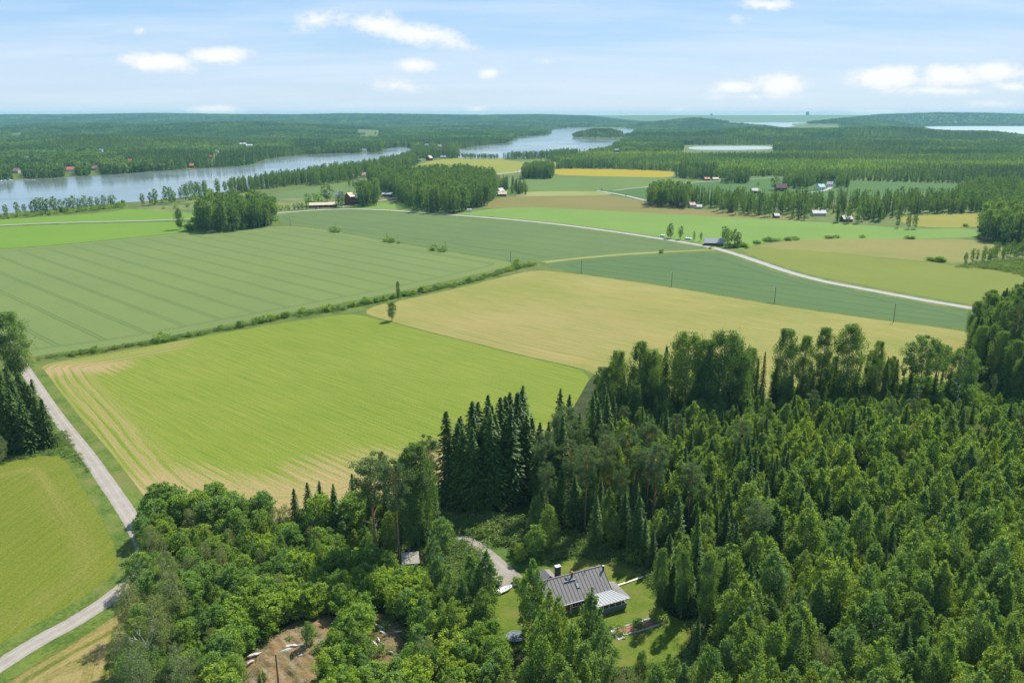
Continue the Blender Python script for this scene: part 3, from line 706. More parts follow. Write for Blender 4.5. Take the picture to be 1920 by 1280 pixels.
def prof_tall(R0): return lambda t: R0 * min(1, .5 + 1.3 * t) * math.sqrt(max(.03, 1 - max(0, (t - .45) / .57) ** 2.4))
def prof_pine(R0): return lambda t: R0 * (.35 + .65 * min(1, t * 1.9)) * math.sqrt(max(.04, 1 - max(0, (t - .4) / .62) ** 2))
for s in range(7):
    V, F, cc = clump_crown(12, .7, prof_birch(1.6 + .32 * (s % 4), 1.7 + .35 * (s % 3)), 10 + s, 210, .46, 7200, .27, .45, .62, 1.35, jag=.5)
    reg('birch', 12, (V, F), trunk_mesh(11.4, .11, 5, cc[::6], s), M['l_birch'], M['b_birch'])
for s in range(5):
    V, F, cc = clump_crown(8, .8, prof_round(2.3 + .25 * (s % 3)), 30 + s, 170, .52, 6600, .27, .1, .75, .8, jag=.5)
    reg('broad', 8, (V, F), trunk_mesh(6.2, .10, 5, cc[::5], s + 5, multi=3), M['l_broad'], M['b_aspen'])
for s in range(3):
    V, F, cc = clump_crown(6, .5, prof_round(1.9 + .25 * (s % 3)), 40 + s, 120, .46, 5200, .25, .1, .75, .8, jag=.5)
    reg('bright', 6, (V, F), trunk_mesh(4.6, .08, 5, cc[::5], s + 5, multi=3), M['l_bright'], M['b_aspen'])
for s in range(3):
    V, F, cc = clump_crown(13, 2, prof_round(3.2 + .3 * s), 50 + s, 190, .68, 8000, .27, .35, .5, 1.1, jag=.5)
    reg('grey', 13, (V, F), trunk_mesh(11, .17, 6, cc[::4], s + 9, multi=2), M['l_grey'], M['b_aspen'])
for s in range(3):
    V, F, cc = clump_crown(26, 3.5, prof_tall(3.9 + .4 * s), 60 + s, 190, 1.2, 15000, .42, .4, .62, 1.3, jag=.55)
    reg('tall', 26, (V, F), trunk_mesh(25, .26, 7, cc[::4], s + 9), M['l_tall'], M['b_birch'])
for s in range(3):
    V, F, cc = clump_crown(24, 13, prof_round(5.2 + .4 * s), 66 + s, 130, 1.2, 10000, .40, .2, .7, .8, jag=.4)
    reg('aspen', 24, (V, F), trunk_mesh(22.5, .24, 7, cc[::3], s + 19), M['l_tall'], M['b_birch'])
for s in range(4):
    V, F = spruce_crown(24, 1.8 if s < 3 else .4, 3.9 + .3 * (s % 2), 70 + s, 50, 11, 9, .78, .74)
    reg('spruce', 24, (V, F), trunk_mesh(23.6, .26, 6, (), s + 2, .0, .1), M['l_spruce'], M['b_spruce'])
for s in range(4):
    V, F, cc = clump_crown(23, 12.5, prof_pine(3.3 + .3 * (s % 2)), 80 + s, 64, 1.05, 8500, .36, .0, .42, .55, jag=.5)
    dead = [(math.cos(q * 2.1) * 1.9, math.sin(q * 2.1) * 1.9, 8.5 + q * .9) for q in range(4)]
    reg('pine', 23, (V, F), trunk_mesh(22, .26, 8, list(cc[::2]) + dead, s + 3, .05, .15), M['l_pine'], M['b_pine'])
for s in range(4):
    V, F, cc = clump_crown(2.6, .1, prof_round(1.5 + .2 * s), 90 + s, 26, .6, 850, .34, .1, .75, .7, jag=.5)
    reg('shrub', 2.6, (V, F), trunk_mesh(1.7, .04, 4, cc[::6], s, multi=3), M['l_broad'], M['b_aspen'])
for s in range(3):
    V, F, cc = clump_crown(1.1, .0, prof_round(1.0 + .2 * s), 94 + s, 16, .45, 260, .26, .1, .6, .6, jag=.6)
    reg('weed', 1.1, (V, F), trunk_mesh(.6, .02, 3, (), s), M['l_weed'], M['b_aspen'])
# mid distance kinds (350 m to 1500 m)
for s in range(3):
    V, F, cc = clump_crown(20, 3, prof_tall(3.3 + .4 * s), 100 + s, 50, 1.5, 900, 1.0, .3, .7, 1.2, jag=.5)
    reg('m_leafy', 20, (V, F), trunk_mesh(18, .28, 4, (), s), M['l_tall'], M['b_birch'])
for s in range(3):
    V, F = spruce_crown(20, .8, 2.9, 110 + s, 24, 8, 4, 1.15)
    reg('m_spruce', 20, (V, F), trunk_mesh(19.5, .22, 4, (), s, 0, .1), M['l_spruce'], M['b_spruce'])
for s in range(2):
    V, F, cc = clump_crown(5, .2, prof_round(2.6 + .5 * s), 116 + s, 26, 1.0, 420, .75, .1, .8, .8, jag=.5)
    reg('m_bush', 5, (V, F), trunk_mesh(3, .1, 4, (), s), M['l_broad'], M['b_aspen'])
# far kinds
for s in range(3):
    V, F, cc = clump_crown(17, 1, prof_tall(3.0 + .4 * s), 120 + s, 20, 1.5, 130, 2.1, .2, .8, 1.2, jag=.5)
    reg('f_leafy', 17, (V, F), trunk_mesh(3, .3, 3, (), s), M['l_far'], M['b_spruce'])
for s in range(3):
    V, F = spruce_crown(18, .3, 2.9, 130 + s, 11, 6, 2, 2.3)
    reg('f_spruce', 18, (V, F), trunk_mesh(3, .3, 3, (), s, 0, .1), M['l_far'], M['b_spruce'])
for s in range(3):
    V, F, cc = clump_crown(14, .5, prof_birch(2.0), 140 + s, 18, 1.2, 110, 1.7, .3, .7, 1.3, jag=.4)
    reg('f_plant', 14, (V, F), trunk_mesh(3, .3, 3, (), s), M['l_plant'], M['b_spruce'])
def cluster(kind, nt, rad, seed, mats, nq, leaf):
    """far patch of canopy: several simple crowns"""
    r = np.random.default_rng(seed); VV = []; FF = []; off = 0
    for i in range(nt):
        a = r.random() * 6.28; q = rad * math.sqrt(r.random()); hh = 12 + 7 * r.random()
        cx, cyy = math.cos(a) * q, math.sin(a) * q
        t = r.random(nq) ** .8; w_ = (3.6 * (1 - t ** 1.7) + .3) * (.5 + .5 * r.random(nq)); az = r.random(nq) * 6.28
        C = np.stack([cx + np.cos(az) * w_, cyy + np.sin(az) * w_, hh * (.25 + .75 * t)], 1)
        V, F = quads_from(C, leaf, leaf * .8, r=r, droop=.2); VV.append(V); FF.append(F + off); off += len(V)
    me = raw(np.concatenate(VV), np.concatenate(FF), kind); me.materials.append(mats)
    KINDS_T.setdefault(kind, []).append(dict(h=18, joint=me))
for s in range(5): cluster('c_far', 9, 15, 150 + s, M['l_far'], 22, 3.6)

# ================================================================== woods scattered as one mass
def coll_for(kinds):
    c = bpy.data.collections.new('lib_' + '_'.join(kinds)); k = 0; span = {}
    for kd in kinds:
        span[kd] = (k, len(KINDS_T[kd]))
        for v in KINDS_T[kd]:
            o = bpy.data.objects.new('tpl_%03d' % k + '_' + c.name[-12:], v['joint']); c.objects.link(o); k += 1
    return c, span
def make_scatter_nodes():
    ng = bpy.data.node_groups.new('scatter', 'GeometryNodeTree')
    ng.interface.new_socket('Geometry', in_out='INPUT', socket_type='NodeSocketGeometry')
    ng.interface.new_socket('Collection', in_out='INPUT', socket_type='NodeSocketCollection')
    ng.interface.new_socket('Geometry', in_out='OUTPUT', socket_type='NodeSocketGeometry')
    n = ng.nodes; l = ng.links
    gi = n.new('NodeGroupInput'); go = n.new('NodeGroupOutput')
    ci = n.new('GeometryNodeCollectionInfo'); ci.inputs['Separate Children'].default_value = True; ci.inputs['Reset Children'].default_value = True
    l.new(gi.outputs['Collection'], ci.inputs['Collection'])
    ip = n.new('GeometryNodeInstanceOnPoints'); ip.inputs['Pick Instance'].default_value = True
    def att(nm, ty):
        a = n.new('GeometryNodeInputNamedAttribute'); a.data_type = ty; a.inputs['Name'].default_value = nm
        return [o for o in a.outputs if o.enabled and o.name == 'Attribute'][0]
    l.new(gi.outputs['Geometry'], ip.inputs['Points']); l.new(ci.outputs[0], ip.inputs['Instance'])
    l.new(att('idx', 'INT'), ip.inputs['Instance Index'])
    e = n.new('FunctionNodeEulerToRotation'); l.new(att('rot', 'FLOAT_VECTOR'), e.inputs[0]); l.new(e.outputs[0], ip.inputs['Rotation'])
    l.new(att('scl', 'FLOAT_VECTOR'), ip.inputs['Scale']); l.new(ip.outputs[0], go.inputs['Geometry'])
    return ng
SCN = make_scatter_nodes()
def scatter(name, items, label, cat=None):
    """items: list of (x, y, z, kind, variant, height, widen, rz)"""
    kinds = sorted({i[3] for i in items}); c, span = coll_for(kinds)
    P = np.array([(i[0], i[1], i[2]) for i in items], np.float32)
    me = bpy.data.meshes.new(name); me.vertices.add(len(P)); me.vertices.foreach_set('co', P.ravel())
    ix = np.array([span[i[3]][0] + i[4] % span[i[3]][1] for i in items], np.int32)
    sc = np.array([(i[5] / KINDS_T[i[3]][0]['h'] * i[6],) * 2 + (i[5] / KINDS_T[i[3]][0]['h'],) for i in items], np.float32)
    ro = np.array([(0, 0, i[7]) for i in items], np.float32)
    me.attributes.new('idx', 'INT', 'POINT').data.foreach_set('value', ix)
    me.attributes.new('scl', 'FLOAT_VECTOR', 'POINT').data.foreach_set('vector', sc.ravel())
    me.attributes.new('rot', 'FLOAT_VECTOR', 'POINT').data.foreach_set('vector', ro.ravel())
    o = link(name, me); md = o.modifiers.new('scatter', 'NODES'); md.node_group = SCN
    md[[s.identifier for s in SCN.interface.items_tree if s.name == 'Collection'][0]] = c
    tag(o, label, kind='stuff'); return o
# ================================================================== planting
NAME = dict(birch='birch_tree', broad='broadleaf_tree', bright='broadleaf_tree', grey='broadleaf_tree', tall='tall_tree', aspen='tall_tree', spruce='spruce_tree',
            pine='pine_tree', shrub='shrub', m_leafy='grove_tree', m_spruce='conifer_tree', m_bush='bush')
PLANT = []          # (x, y, z, kind, variant, height, widen, rz, label, group, priority)
def plant(x, y, kind, h, wd, label, group, pri=0, z=0.0):
    PLANT.append((x, y, z, kind, int(rng.integers(0, 9)), h, wd, float(rng.random() * 6.28), label, group, pri))
def jitter_in(poly, s, j=.42, excl=()):
    xs = [p[0] for p in poly]; ys = [p[1] for p in poly]
    gx, gy = np.meshgrid(np.arange(min(xs), max(xs), s), np.arange(min(ys), max(ys), s * .87))
    gx = gx + (np.arange(gx.shape[0]) % 2)[:, None] * s / 2
    gx = gx + rng.uniform(-j, j, gx.shape) * s; gy = gy + rng.uniform(-j, j, gy.shape) * s
    gx, gy = gx.ravel(), gy.ravel(); k = inpoly(gx, gy, poly)
    for e in excl: k &= ~inpoly(gx, gy, e)
    return gx[k], gy[k]
def zone(px, s, mix, label, group, excl=(), pri=0):
    X, Y = jitter_in(WP(px), s, excl=[WP(e) for e in excl])
    w = np.array([m[1] for m in mix], float); w /= w.sum()
    ch = rng.choice(len(mix), len(X), p=w)
    for x, y, c in zip(X, Y, ch):
        k, _, h0, h1, wd = mix[c]
        lab = label[k] if isinstance(label, dict) else label
        plant(x, y, k, rng.uniform(h0, h1), wd * rng.uniform(.88, 1.14), lab, group, pri)
def one(kind, xb, yb, yt, wd, label, group=None, pri=5):
    x, y, _ = G(xb, yb); plant(x, y, kind, hgt(xb, yb, yt), wd * (1.4 if kind == 'm_leafy' else 1), label, group, pri)

HOUSEX = [(925, 1112), (935, 1085), (975, 1080), (1000, 1060), (1050, 1046), (1130, 1040), (1190, 1062), (1232, 1082), (1246, 1120), (1246, 1148), (1296, 1163), (1306, 1205), (1270, 1246), (1160, 1262), (1090, 1255), (1000, 1235), (935, 1220), (915, 1160)]
DRIVEX = [(800, 975), (860, 985), (905, 1010), (945, 1035), (985, 1075), (985, 1100), (925, 1110), (915, 1070), (895, 1045), (850, 1020)]
SHEDX = [(735, 1060), (745, 1030), (800, 1030), (850, 1035), (850, 1055), (805, 1075), (790, 1100), (745, 1098)]
CLEARX = [(815, 945), (905, 958), (985, 975), (1000, 1005), (990, 1075), (900, 1015)]
ROCK1 = [(430, 1400), (440, 1300), (455, 1225), (520, 1180), (600, 1148), (645, 1160), (632, 1215), (612, 1260), (600, 1310), (590, 1400)]
FRONT2 = [(685, 1200), (775, 1200), (770, 1290), (690, 1290)]
LAWNX = [(1190, 1160), (1300, 1150), (1318, 1205), (1295, 1262), (1190, 1285)]
ROCK2 = [(680, 1190), (690, 1150), (730, 1150), (775, 1185), (760, 1225), (730, 1260), (695, 1235)]
# --- right-hand young birch wood
zone([(1010, 1310), (1150, 1335), (1230, 1325), (1310, 1300), (1350, 1215), (1335, 1110), (1400, 1010), (1500, 940), (1620, 880), (1720, 850), (1950, 900), (2250, 1000), (2250, 1560), (900, 1560), (940, 1330)], 4.3,
     [('birch', 8, 10.5, 16.5, 1.15), ('birch', 4, 6.5, 10, 1.3), ('spruce', 1.0, 8, 13, 1.1), ('grey', .7, 7, 10, .85), ('broad', 1.3, 6, 8.5, 1.05)],
     dict(birch='slender young birch in the dense wood at the bottom right', spruce='small dark spruce among the young birches at the bottom right', grey='pale rounded tree among the young birches at the bottom right', broad='low leafy tree among the young birches at the bottom right'),
     'young trees in the wood right of the lawn')
zone([(1120, 775), (1300, 790), (1450, 800), (1700, 815), (1960, 820), (2000, 900), (1720, 850), (1620, 880), (1500, 940), (1400, 1010), (1290, 1000), (1260, 930), (1130, 880)], 4.2,
     [('birch', 9, 8.5, 15, 1.15), ('spruce', 3.0, 9, 15, 1.0), ('grey', .7, 7, 10, .9), ('broad', 1.6, 6, 9, 1), ('pine', .25, 13, 17, .8)],
     dict(birch='slender young birch in the middle of the right-hand wood', spruce='small dark spruce in the middle of the right-hand wood', broad='low leafy tree in the middle of the right-hand wood', pine='pine in the middle of the right-hand wood', grey='pale rounded tree in the middle of the right-hand wood'), 'young trees in the middle of the right-hand wood')
zone([(1440, 745), (1700, 740), (1960, 740), (1960, 830), (1700, 820), (1480, 800)], 3.6, [('broad', 6, 3.2, 5.5, 1.1), ('birch', 1, 5, 8, 1)],
     'low grey-green sapling on the clearing below the tall tree row', 'saplings on the clearing at the right')
# mixed spruce/birch behind and right of the house
zone([(1000, 985), (1020, 930), (1130, 870), (1260, 930), (1300, 1000), (1400, 1005), (1345, 1110), (1310, 1160), (1250, 1140), (1245, 1080), (1190, 1058), (1130, 1036), (1010, 1030), (990, 1000)], 5.2,
     [('spruce', 6, 9, 15, 1.2), ('birch', 5, 9, 14, 1.1), ('broad', 1, 5, 7, 1)],
     dict(spruce='dark bushy spruce in the mixed wood behind the red house', birch='birch in the mixed wood behind the red house', broad='low leafy tree in the mixed wood behind the red house'), 'mixed trees behind the house',
     excl=[CLEARX, HOUSEX, [(1030, 1010), (1105, 1010), (1110, 1045), (1030, 1050)]])
zone([(1000, 965), (1030, 925), (1130, 900), (1240, 950), (1255, 1010), (1180, 1030), (1100, 1010), (1010, 1000)], 8.0, [('pine', 1, 18, 25, .74)], 'tall pine with a bare reddish trunk behind the red house', 'tall pines behind the house', pri=2)
zone([(1255, 900), (1420, 900), (1520, 960), (1480, 1060), (1350, 1110), (1290, 1060)], 8.5, [('spruce', 4, 12, 18, 1.05), ('pine', .5, 17, 20, .9), ('birch', 1.5, 15, 18, 1.2)],
     dict(spruce='tall dark spruce rising above the birches right of the house', pine='pine rising above the birches right of the house', birch='tall birch rising above the young wood right of the house'), 'taller trees right of the house', pri=1)
# spruce stand at the field corner
zone([(828, 945), (900, 962), (985, 935), (1010, 905), (985, 880), (900, 895), (830, 920)], 3.9, [('spruce', 1, 20, 28, 1.25)], 'tall dark spruce in the stand at the corner of the mown field', 'tall spruces in the stand beside the field', pri=2)
zone([(1000, 905), (1050, 860), (1115, 800), (1150, 820), (1140, 880), (1060, 940), (1010, 950)], 4.8, [('spruce', 5, 15, 24, 1.0), ('birch', 3, 9, 14, 1.1), ('pine', .8, 18, 22, 1)],
     dict(spruce='dark spruce along the wood edge right of the mown field', birch='birch along the wood edge right of the mown field', pine='pine along the wood edge right of the mown field'), 'wood edge right of the mown field')
# explicit tall trees along the top edge of the near wood
for (k, xb, yb, yt, wd, lab) in [
    ('tall', 1128, 800, 690, .9, 'first tall leafy tree at the left end of the wood-edge row'), ('tall', 1155, 800, 660, .75, 'narrow tall leafy tree left of the twin-topped one'), ('tall', 1195, 795, 643, .8, 'dark tall leafy tree with a pointed top at the wood edge'),
    ('tall', 1216, 798, 655, .7, 'slim tall leafy tree beside the pointed-top one'), ('spruce', 1243, 785, 650, .95, 'dark spruce between the tall leafy trees of the wood edge'), ('tall', 1282, 795, 622, 1.05, 'broad grey-green tall tree, left of the two biggest at the wood edge'),
    ('tall', 1318, 800, 640, .8, 'tall leafy tree between the two biggest ones at the wood edge'), ('tall', 1350, 790, 620, 1.15, 'broadest tall tree of the wood edge with a round pale crown'), ('tall', 1382, 788, 655, .8, 'tall leafy tree right of the broadest one'),
    ('spruce', 1396, 778, 662, .6, 'thin spruce just right of the broad-crowned trees'), ('spruce', 1414, 772, 672, .55, 'thinnest spruce of the gap in the tall row'), ('spruce', 1425, 772, 660, .55, 'tall thin spruce at the gap in the tall row'),
    ('tall', 1464, 765, 619, .85, 'first tall leafy tree right of the gap in the row'), ('spruce', 1450, 762, 672, .8, 'dark spruce under the first tall tree right of the gap'), ('tall', 1500, 760, 632, .75, 'tall leafy tree second right of the gap'),
    ('tall', 1534, 758, 617, .8, 'slender pointed tall tree in the middle of the row'), ('tall', 1580, 760, 611, 1.1, 'biggest bushy tall tree of the right-hand row'), ('spruce', 1560, 755, 680, .8, 'dark spruce left of the biggest bushy tree'),
    ('spruce', 1604, 755, 660, .6, 'pointed spruce right of the biggest bushy tree'), ('tall', 1636, 752, 641, .65, 'pyramid-shaped leafy tree near the right end of the row'), ('spruce', 1617, 752, 664, .55, 'thin spruce next to the pyramid-shaped tree'),
    ('spruce', 1655, 752, 668, .6, 'thin spruce right of the pyramid-shaped tree'), ('spruce', 1672, 750, 680, .5, 'short thin spruce near the right end of the row'), ('pine', 1688, 745, 670, .55, 'small thin pine at the right end of the row'),
    ('spruce', 1700, 765, 682, .9, 'dark spruce below the domed pair of trees'), ('spruce', 1480, 758, 690, .8, 'dark spruce in the lower row right of the gap'), ('spruce', 1520, 756, 692, .7, 'short dark spruce in the middle of the row'),
    ('aspen', 1718, 768, 632, .95, 'domed tree with a long bare pale trunk, left one of the pair'), ('aspen', 1752, 752, 645, .85, 'domed tree with a bare trunk, right one of the pair'), ('aspen', 1788, 790, 655, .85, 'light green tree on a long pale trunk standing alone on the clearing'),
    ('pine', 1850, 800, 700, .3, 'thin half-bare pine on the clearing at the right'),
    ('tall', 735, 601, 566, 1.15, 'lone round tree beside the ditch between the two mown fields'), ('tall', 747, 564, 528, .62, 'lone narrow tree in the shrub hedge'),
    ('tall', 1860, 700, 567, .9, 'tall round-topped tree at the left of the dark right-edge wood'), ('pine', 1886, 720, 560, .7, 'tall pine in the dark wood at the right edge')]:
    one(k, xb, yb, yt, wd, lab)
zone([(1815, 660), (1850, 620), (1960, 600), (2050, 640), (2050, 770), (1900, 770), (1820, 720)], 5.5, [('spruce', 5, 17, 25, 1), ('tall', 3, 18, 24, .9), ('pine', 1, 18, 23, .9)],
     dict(spruce='dark spruce in the tall wood at the right edge', tall='tall leafy tree in the wood at the right edge', pine='pine in the tall wood at the right edge'), 'tall wood at the right edge')
zone([(1440, 740), (1690, 735), (1690, 758), (1440, 770)], 5.5, [('spruce', 3, 8, 14, 1.1), ('tall', 1, 14, 19, .7)], dict(spruce='low dark spruce filling the foot of the tall row', tall='middling leafy tree filling the tall row'), 'trees at the foot of the tall row')
zone([(1130, 770), (1420, 765), (1430, 795), (1135, 830)], 5.5, [('spruce', 3, 9, 15, 1.1), ('tall', 1.5, 12, 18, .8), ('birch', 2, 8, 12, 1.2)], dict(spruce='low dark spruce under the wood-edge trees', tall='middling leafy tree under the wood-edge trees', birch='birch under the wood-edge trees'), 'trees under the wood edge')
zone([(1690, 738), (1800, 728), (1830, 745), (1800, 765), (1700, 765)], 5.5, [('broad', 2, 7, 11, 1.1), ('spruce', 1, 9, 14, 1.1)], dict(broad='leafy tree under the bare-stemmed domed trees', spruce='dark spruce under the bare-stemmed domed trees'), 'infill below the domed trees')
zone([(1120, 745), (1420, 752), (1425, 772), (1130, 780)], 7.5, [('tall', 3, 17, 23, .9), ('spruce', 1, 16, 22, 1)], dict(tall='tall leafy tree in the back row of the wood edge', spruce='tall spruce in the back row of the wood edge'), 'back row of the wood edge')
# left spruce grove and its big leafy tree
for (xb, yb, yt, wd, lab) in [(8, 780, 668, 1.45, 'dark spruce at the frame edge in the left grove'), (38, 800, 715, 1.59, 'dark spruce in the middle of the left grove'), (70, 820, 722, 1.52, 'dark spruce beside the road in the left grove'), (92, 835, 748, 1.59, 'rightmost dark spruce of the left grove, next to the road'),
                              (20, 835, 745, 1.67, 'front dark spruce of the left grove'), (55, 845, 752, 1.67, 'front spruce of the left grove above the mown corner'), (-15, 850, 730, 1.74, 'spruce cut by the frame at the left grove'), (-30, 800, 700, 1.74, 'spruce behind the left frame edge'), (50, 770, 700, 1.45, 'spruce behind the left grove, under the big leafy tree')]:
    one('spruce', xb, yb, yt, wd, lab, 'spruces of the left grove')
one('tall', 32, 715, 588, 1.45, 'big grey-green leafy tree above the left spruce grove')
one('tall', -20, 730, 610, 1.2, 'leafy tree cut by the frame above the left grove')
one('grey', 2, 868, 815, .9, 'pale willow bush at the foot of the left grove')
zone([(-60, 790), (60, 770), (95, 835), (60, 848), (-60, 860)], 6, [('spruce', 1, 14, 21, 1.4)], 'dark spruce filling the left grove', 'spruces filling the left grove', pri=1)
# left thicket
zone([(262, 1020), (285, 985), (330, 985), (520, 990), (600, 1000), (690, 1030), (720, 1055), (735, 1105), (800, 1105), (860, 1120), (905, 1150), (930, 1215), (960, 1300), (960, 1480), (200, 1480), (215, 1320), (235, 1230), (265, 1160), (290, 1090)], 3.2,
     [('broad', 6, 4, 8, .95), ('bright', 1.2, 4, 6.5, 1.05), ('grey', .8, 6, 8, .8), ('birch', 4.5, 4.5, 8.5, 1.2)],
     dict(broad='rounded leafy tree in the left thicket', bright='yellow-green young tree in the left thicket', grey='greyish leafy tree in the left thicket', birch='slim birch in the left thicket'), 'trees of the left thicket', excl=[ROCK1, ROCK2, SHEDX, HOUSEX, FRONT2])
zone([(268, 975), (300, 955), (400, 958), (500, 975), (540, 985), (470, 995), (300, 1000)], 3.6, [('broad', 1, 7, 9.5, 1.05)], 'dark leafy tree in the row at the bottom edge of the mown field', 'leafy row below the mown field', pri=1)
zone([(545, 985), (600, 975), (660, 965), (700, 990), (700, 1040), (640, 1020), (560, 1005)], 4.2, [('broad', 3, 8, 12, 1.0), ('spruce', 3, 10, 15, 1.1)], dict(broad='leafy tree left of the tall pines', spruce='dark spruce left of the tall pines'), 'trees left of the tall pines', pri=1)
zone([(660, 975), (740, 960), (820, 950), (850, 985), (820, 1010), (800, 1028), (700, 1050)], 4.8, [('spruce', 4, 9, 15, 1.1), ('birch', 2, 9, 14, 1.1), ('broad', 1, 5, 8, 1)], dict(spruce='dark spruce among the tall pines near the shed', birch='birch among the tall pines near the shed', broad='low leafy tree among the tall pines near the shed'), 'undergrowth trees near the shed', excl=[SHEDX])
for (xb, yb, yt, wd, lab) in [(705, 1052, 853, 1.15, 'tall pine with a thick reddish trunk, leftmost of the pines by the shed'), (748, 1070, 862, .8, 'tall pine with a leaning thin trunk left of the shed roof'), (775, 1035, 838, .9, 'tall pine rising straight behind the shed'),
                              (722, 1010, 845, .5, 'thin pine in the gap between the shed pines'), (806, 985, 815, .7, 'tall pine beside the dark spruce stand')]:
    one('pine', xb, yb, yt, wd, lab, 'tall pines by the shed')
for (xb, yb, yt, wd, lab) in [(769, 1040, 850, .8, 'tall birch with a white trunk next to the shed pines'), (786, 1030, 835, .9, 'tall drooping birch right of the shed pines'), (800, 1020, 862, .8, 'drooping birch between the shed pines and the spruce stand')]:
    one('tall', xb, yb, yt, wd * .8, lab)
for (xb, yb, wd_h, lab) in [(270, 1105, 9, 'dark round tree where the two roads meet'), (290, 1060, 10, 'grey-green tree by the road bend'), (250, 1190, 12, 'tall greyish tree right of the lower road'), (300, 1240, 14, 'tallest greyish tree of the left thicket'), (270, 1330, 14, 'greyish tree at the bottom left'), (330, 1180, 13, 'greyish tree above the bare branch'),
                            (345, 1320, 12, 'greyish tree at the bottom edge left of the rock'), (320, 1120, 11, 'greyish tree between road bend and thicket'), (235, 1260, 10, 'greyish tree over the mown strip')]:
    x, y, _ = G(xb, yb); plant(x, y, 'grey' if 'rey' in lab else 'broad', wd_h, .85 if 'rey' in lab else 1, lab, None, 5)
zone([(440, 1130), (520, 1075), (620, 1065), (735, 1105), (800, 1110), (870, 1180), (900, 1300), (880, 1400), (600, 1400), (400, 1380), (420, 1240)], 4.6, [('bright', 1, 4.8, 7.6, 1.15)], 'yellow-green young tree in the sunny middle of the left thicket', 'bright trees in the left thicket', excl=[ROCK1, ROCK2, SHEDX, HOUSEX, FRONT2], pri=1)
# trees in the garden
for (k, xb, yb, yt, wd, lab) in [('birch', 997, 1195, 1048, .82, 'dark columnar tree standing in front of the left end of the house'), ('birch', 1107, 1232, 1102, 1.2, 'dense birch in front of the middle of the house'), ('birch', 1030, 1235, 1108, .9, 'light birch in front of the left part of the roof'),
                                 ('birch', 1018, 1275, 1145, 1.0, 'light birch at the lower left of the garden'), ('birch', 1045, 1262, 1120, .8, 'birch in front of the red wall'), ('birch', 1128, 1295, 1165, 1.0, 'birch at the lower edge of the garden near the concrete path'), ('birch', 1070, 1310, 1160, 1.1, 'birch below the garden, middle'),
                                 ('birch', 1016, 1320, 1185, 1.0, 'birch below the trampoline'), ('birch', 1095, 1330, 1195, 1.1, 'small birch at the bottom below the garden'),
                                 ('birch', 845, 1155, 1060, 1.1, 'birch left of the boat, first from the shed'), ('birch', 868, 1175, 1085, 1.1, 'pointed birch left of the boat'), ('birch', 884, 1150, 1033, 1.1, 'tall pointed birch left of the turning yard'), ('birch', 912, 1145, 1033, 1.2, 'tall bushy birch hiding the edge of the yard'),
                                 ('birch', 905, 1190, 1100, 1.1, 'birch above the trampoline, left side'), ('birch', 822, 1130, 1040, 1.1, 'birch right of the shed'), ('birch', 800, 1150, 1078, 1.1, 'birch below the shed'), ('birch', 850, 1210, 1120, 1.2, 'birch in the thicket left of the trampoline'), ('birch', 800, 1200, 1120, 1.1, 'birch deep in the thicket below the shed'),
                                 ('birch', 815, 1078, 1005, 1., 'birch between shed and driveway'), ('broad', 830, 1035, 972, .9, 'round grey-green tree beside the driveway bend'), ('broad', 1005, 1045, 985, .85, 'blue-green round tree behind the turning yard'), ('broad', 975, 1052, 1018, .8, 'low tree left of the blue-green one behind the yard'),
                                 ('tall', 1236, 1150, 1030, .62, 'dark tree with a bare pale stem right of the lawn'), ('tall', 1276, 1160, 1034, .62, 'dark tree with a tall bare stem right of the flower bed'), ('tall', 1322, 1180, 1040, .75, 'leafy tree at the right edge of the lawn'),
                                 ('spruce', 1250, 1135, 1050, 1.2, 'dark spruce right of the plank walkway'), ('spruce', 1290, 1150, 1060, 1.2, 'dark spruce between the two bare-stemmed birches'), ('spruce', 490, 1300, 1262, 1.2, 'small spruce on the rock at the bottom'),
                                 ('broad', 580, 1215, 1165, .55, 'slim bush-like tree on the bare rock'), ('birch', 1200, 1300, 1215, 1., 'birch at the lower lawn edge'), ('birch', 1250, 1300, 1225, 1., 'birch at the lower right lawn corner'), ('spruce', 1305, 1230, 1150, .7, 'small light-topped spruce at the lawn corner')]:
    one(k, xb, yb, yt, wd, lab, pri=6)
for (xb, yb, h, lab) in [(935, 1095, 1.8, 'low round bush by the turning yard'), (978, 1100, 2.2, 'grey-green bush between yard and house'), (968, 1093, 1.6, 'small bush at the yard edge'), (1160, 1187, 1.7, 'small conifer bush in the flower bed'), (1195, 1176, 2.2, 'dark round bush in the middle of the flower bed'),
                         (1235, 1162, 2.6, 'large dark bush at the upper end of the flower bed'), (605, 1228, 2.6, 'round bush on the bare rock'), (1190, 1052, 3.2, 'bush behind the plank walkway')]:
    x, y, _ = G(xb, yb); plant(x, y, 'shrub', h, 1.0, lab, None, 6)
# hedge of shrubs between the fields
HEDGE = [(80, 672), (170, 661), (292, 641), (420, 618), (540, 594), (640, 580), (700, 567), (745, 557), (800, 546), (880, 529), (950, 508), (1003, 495)]
hw = WP(HEDGE); acc_l = 0
def along(pts, step):
    out = []; carry = 0
    for i in range(len(pts) - 1):
        a = np.array(pts[i]); b = np.array(pts[i + 1]); L = np.linalg.norm(b - a); t = carry
        while t < L: out.append((*(a + (b - a) * t / L), i)); t += step
        carry = t - L
    return out
WEEDS = []
for (x, y, i) in along(hw, 2.6):
    px, _py = proj(x, y)
    dens = .22 if px < 420 else (.6 if px < 520 else .85)
    if rng.random() < dens:
        plant(x + rng.normal() * 1.0, y + rng.normal() * 1.0, 'shrub', rng.uniform(1.4, 3.6 if px > 420 else 2.3), rng.uniform(.8, 1.3), 'leafy shrub in the hedge between the crop field and the mown fields', 'shrubs of the long hedge', 3)
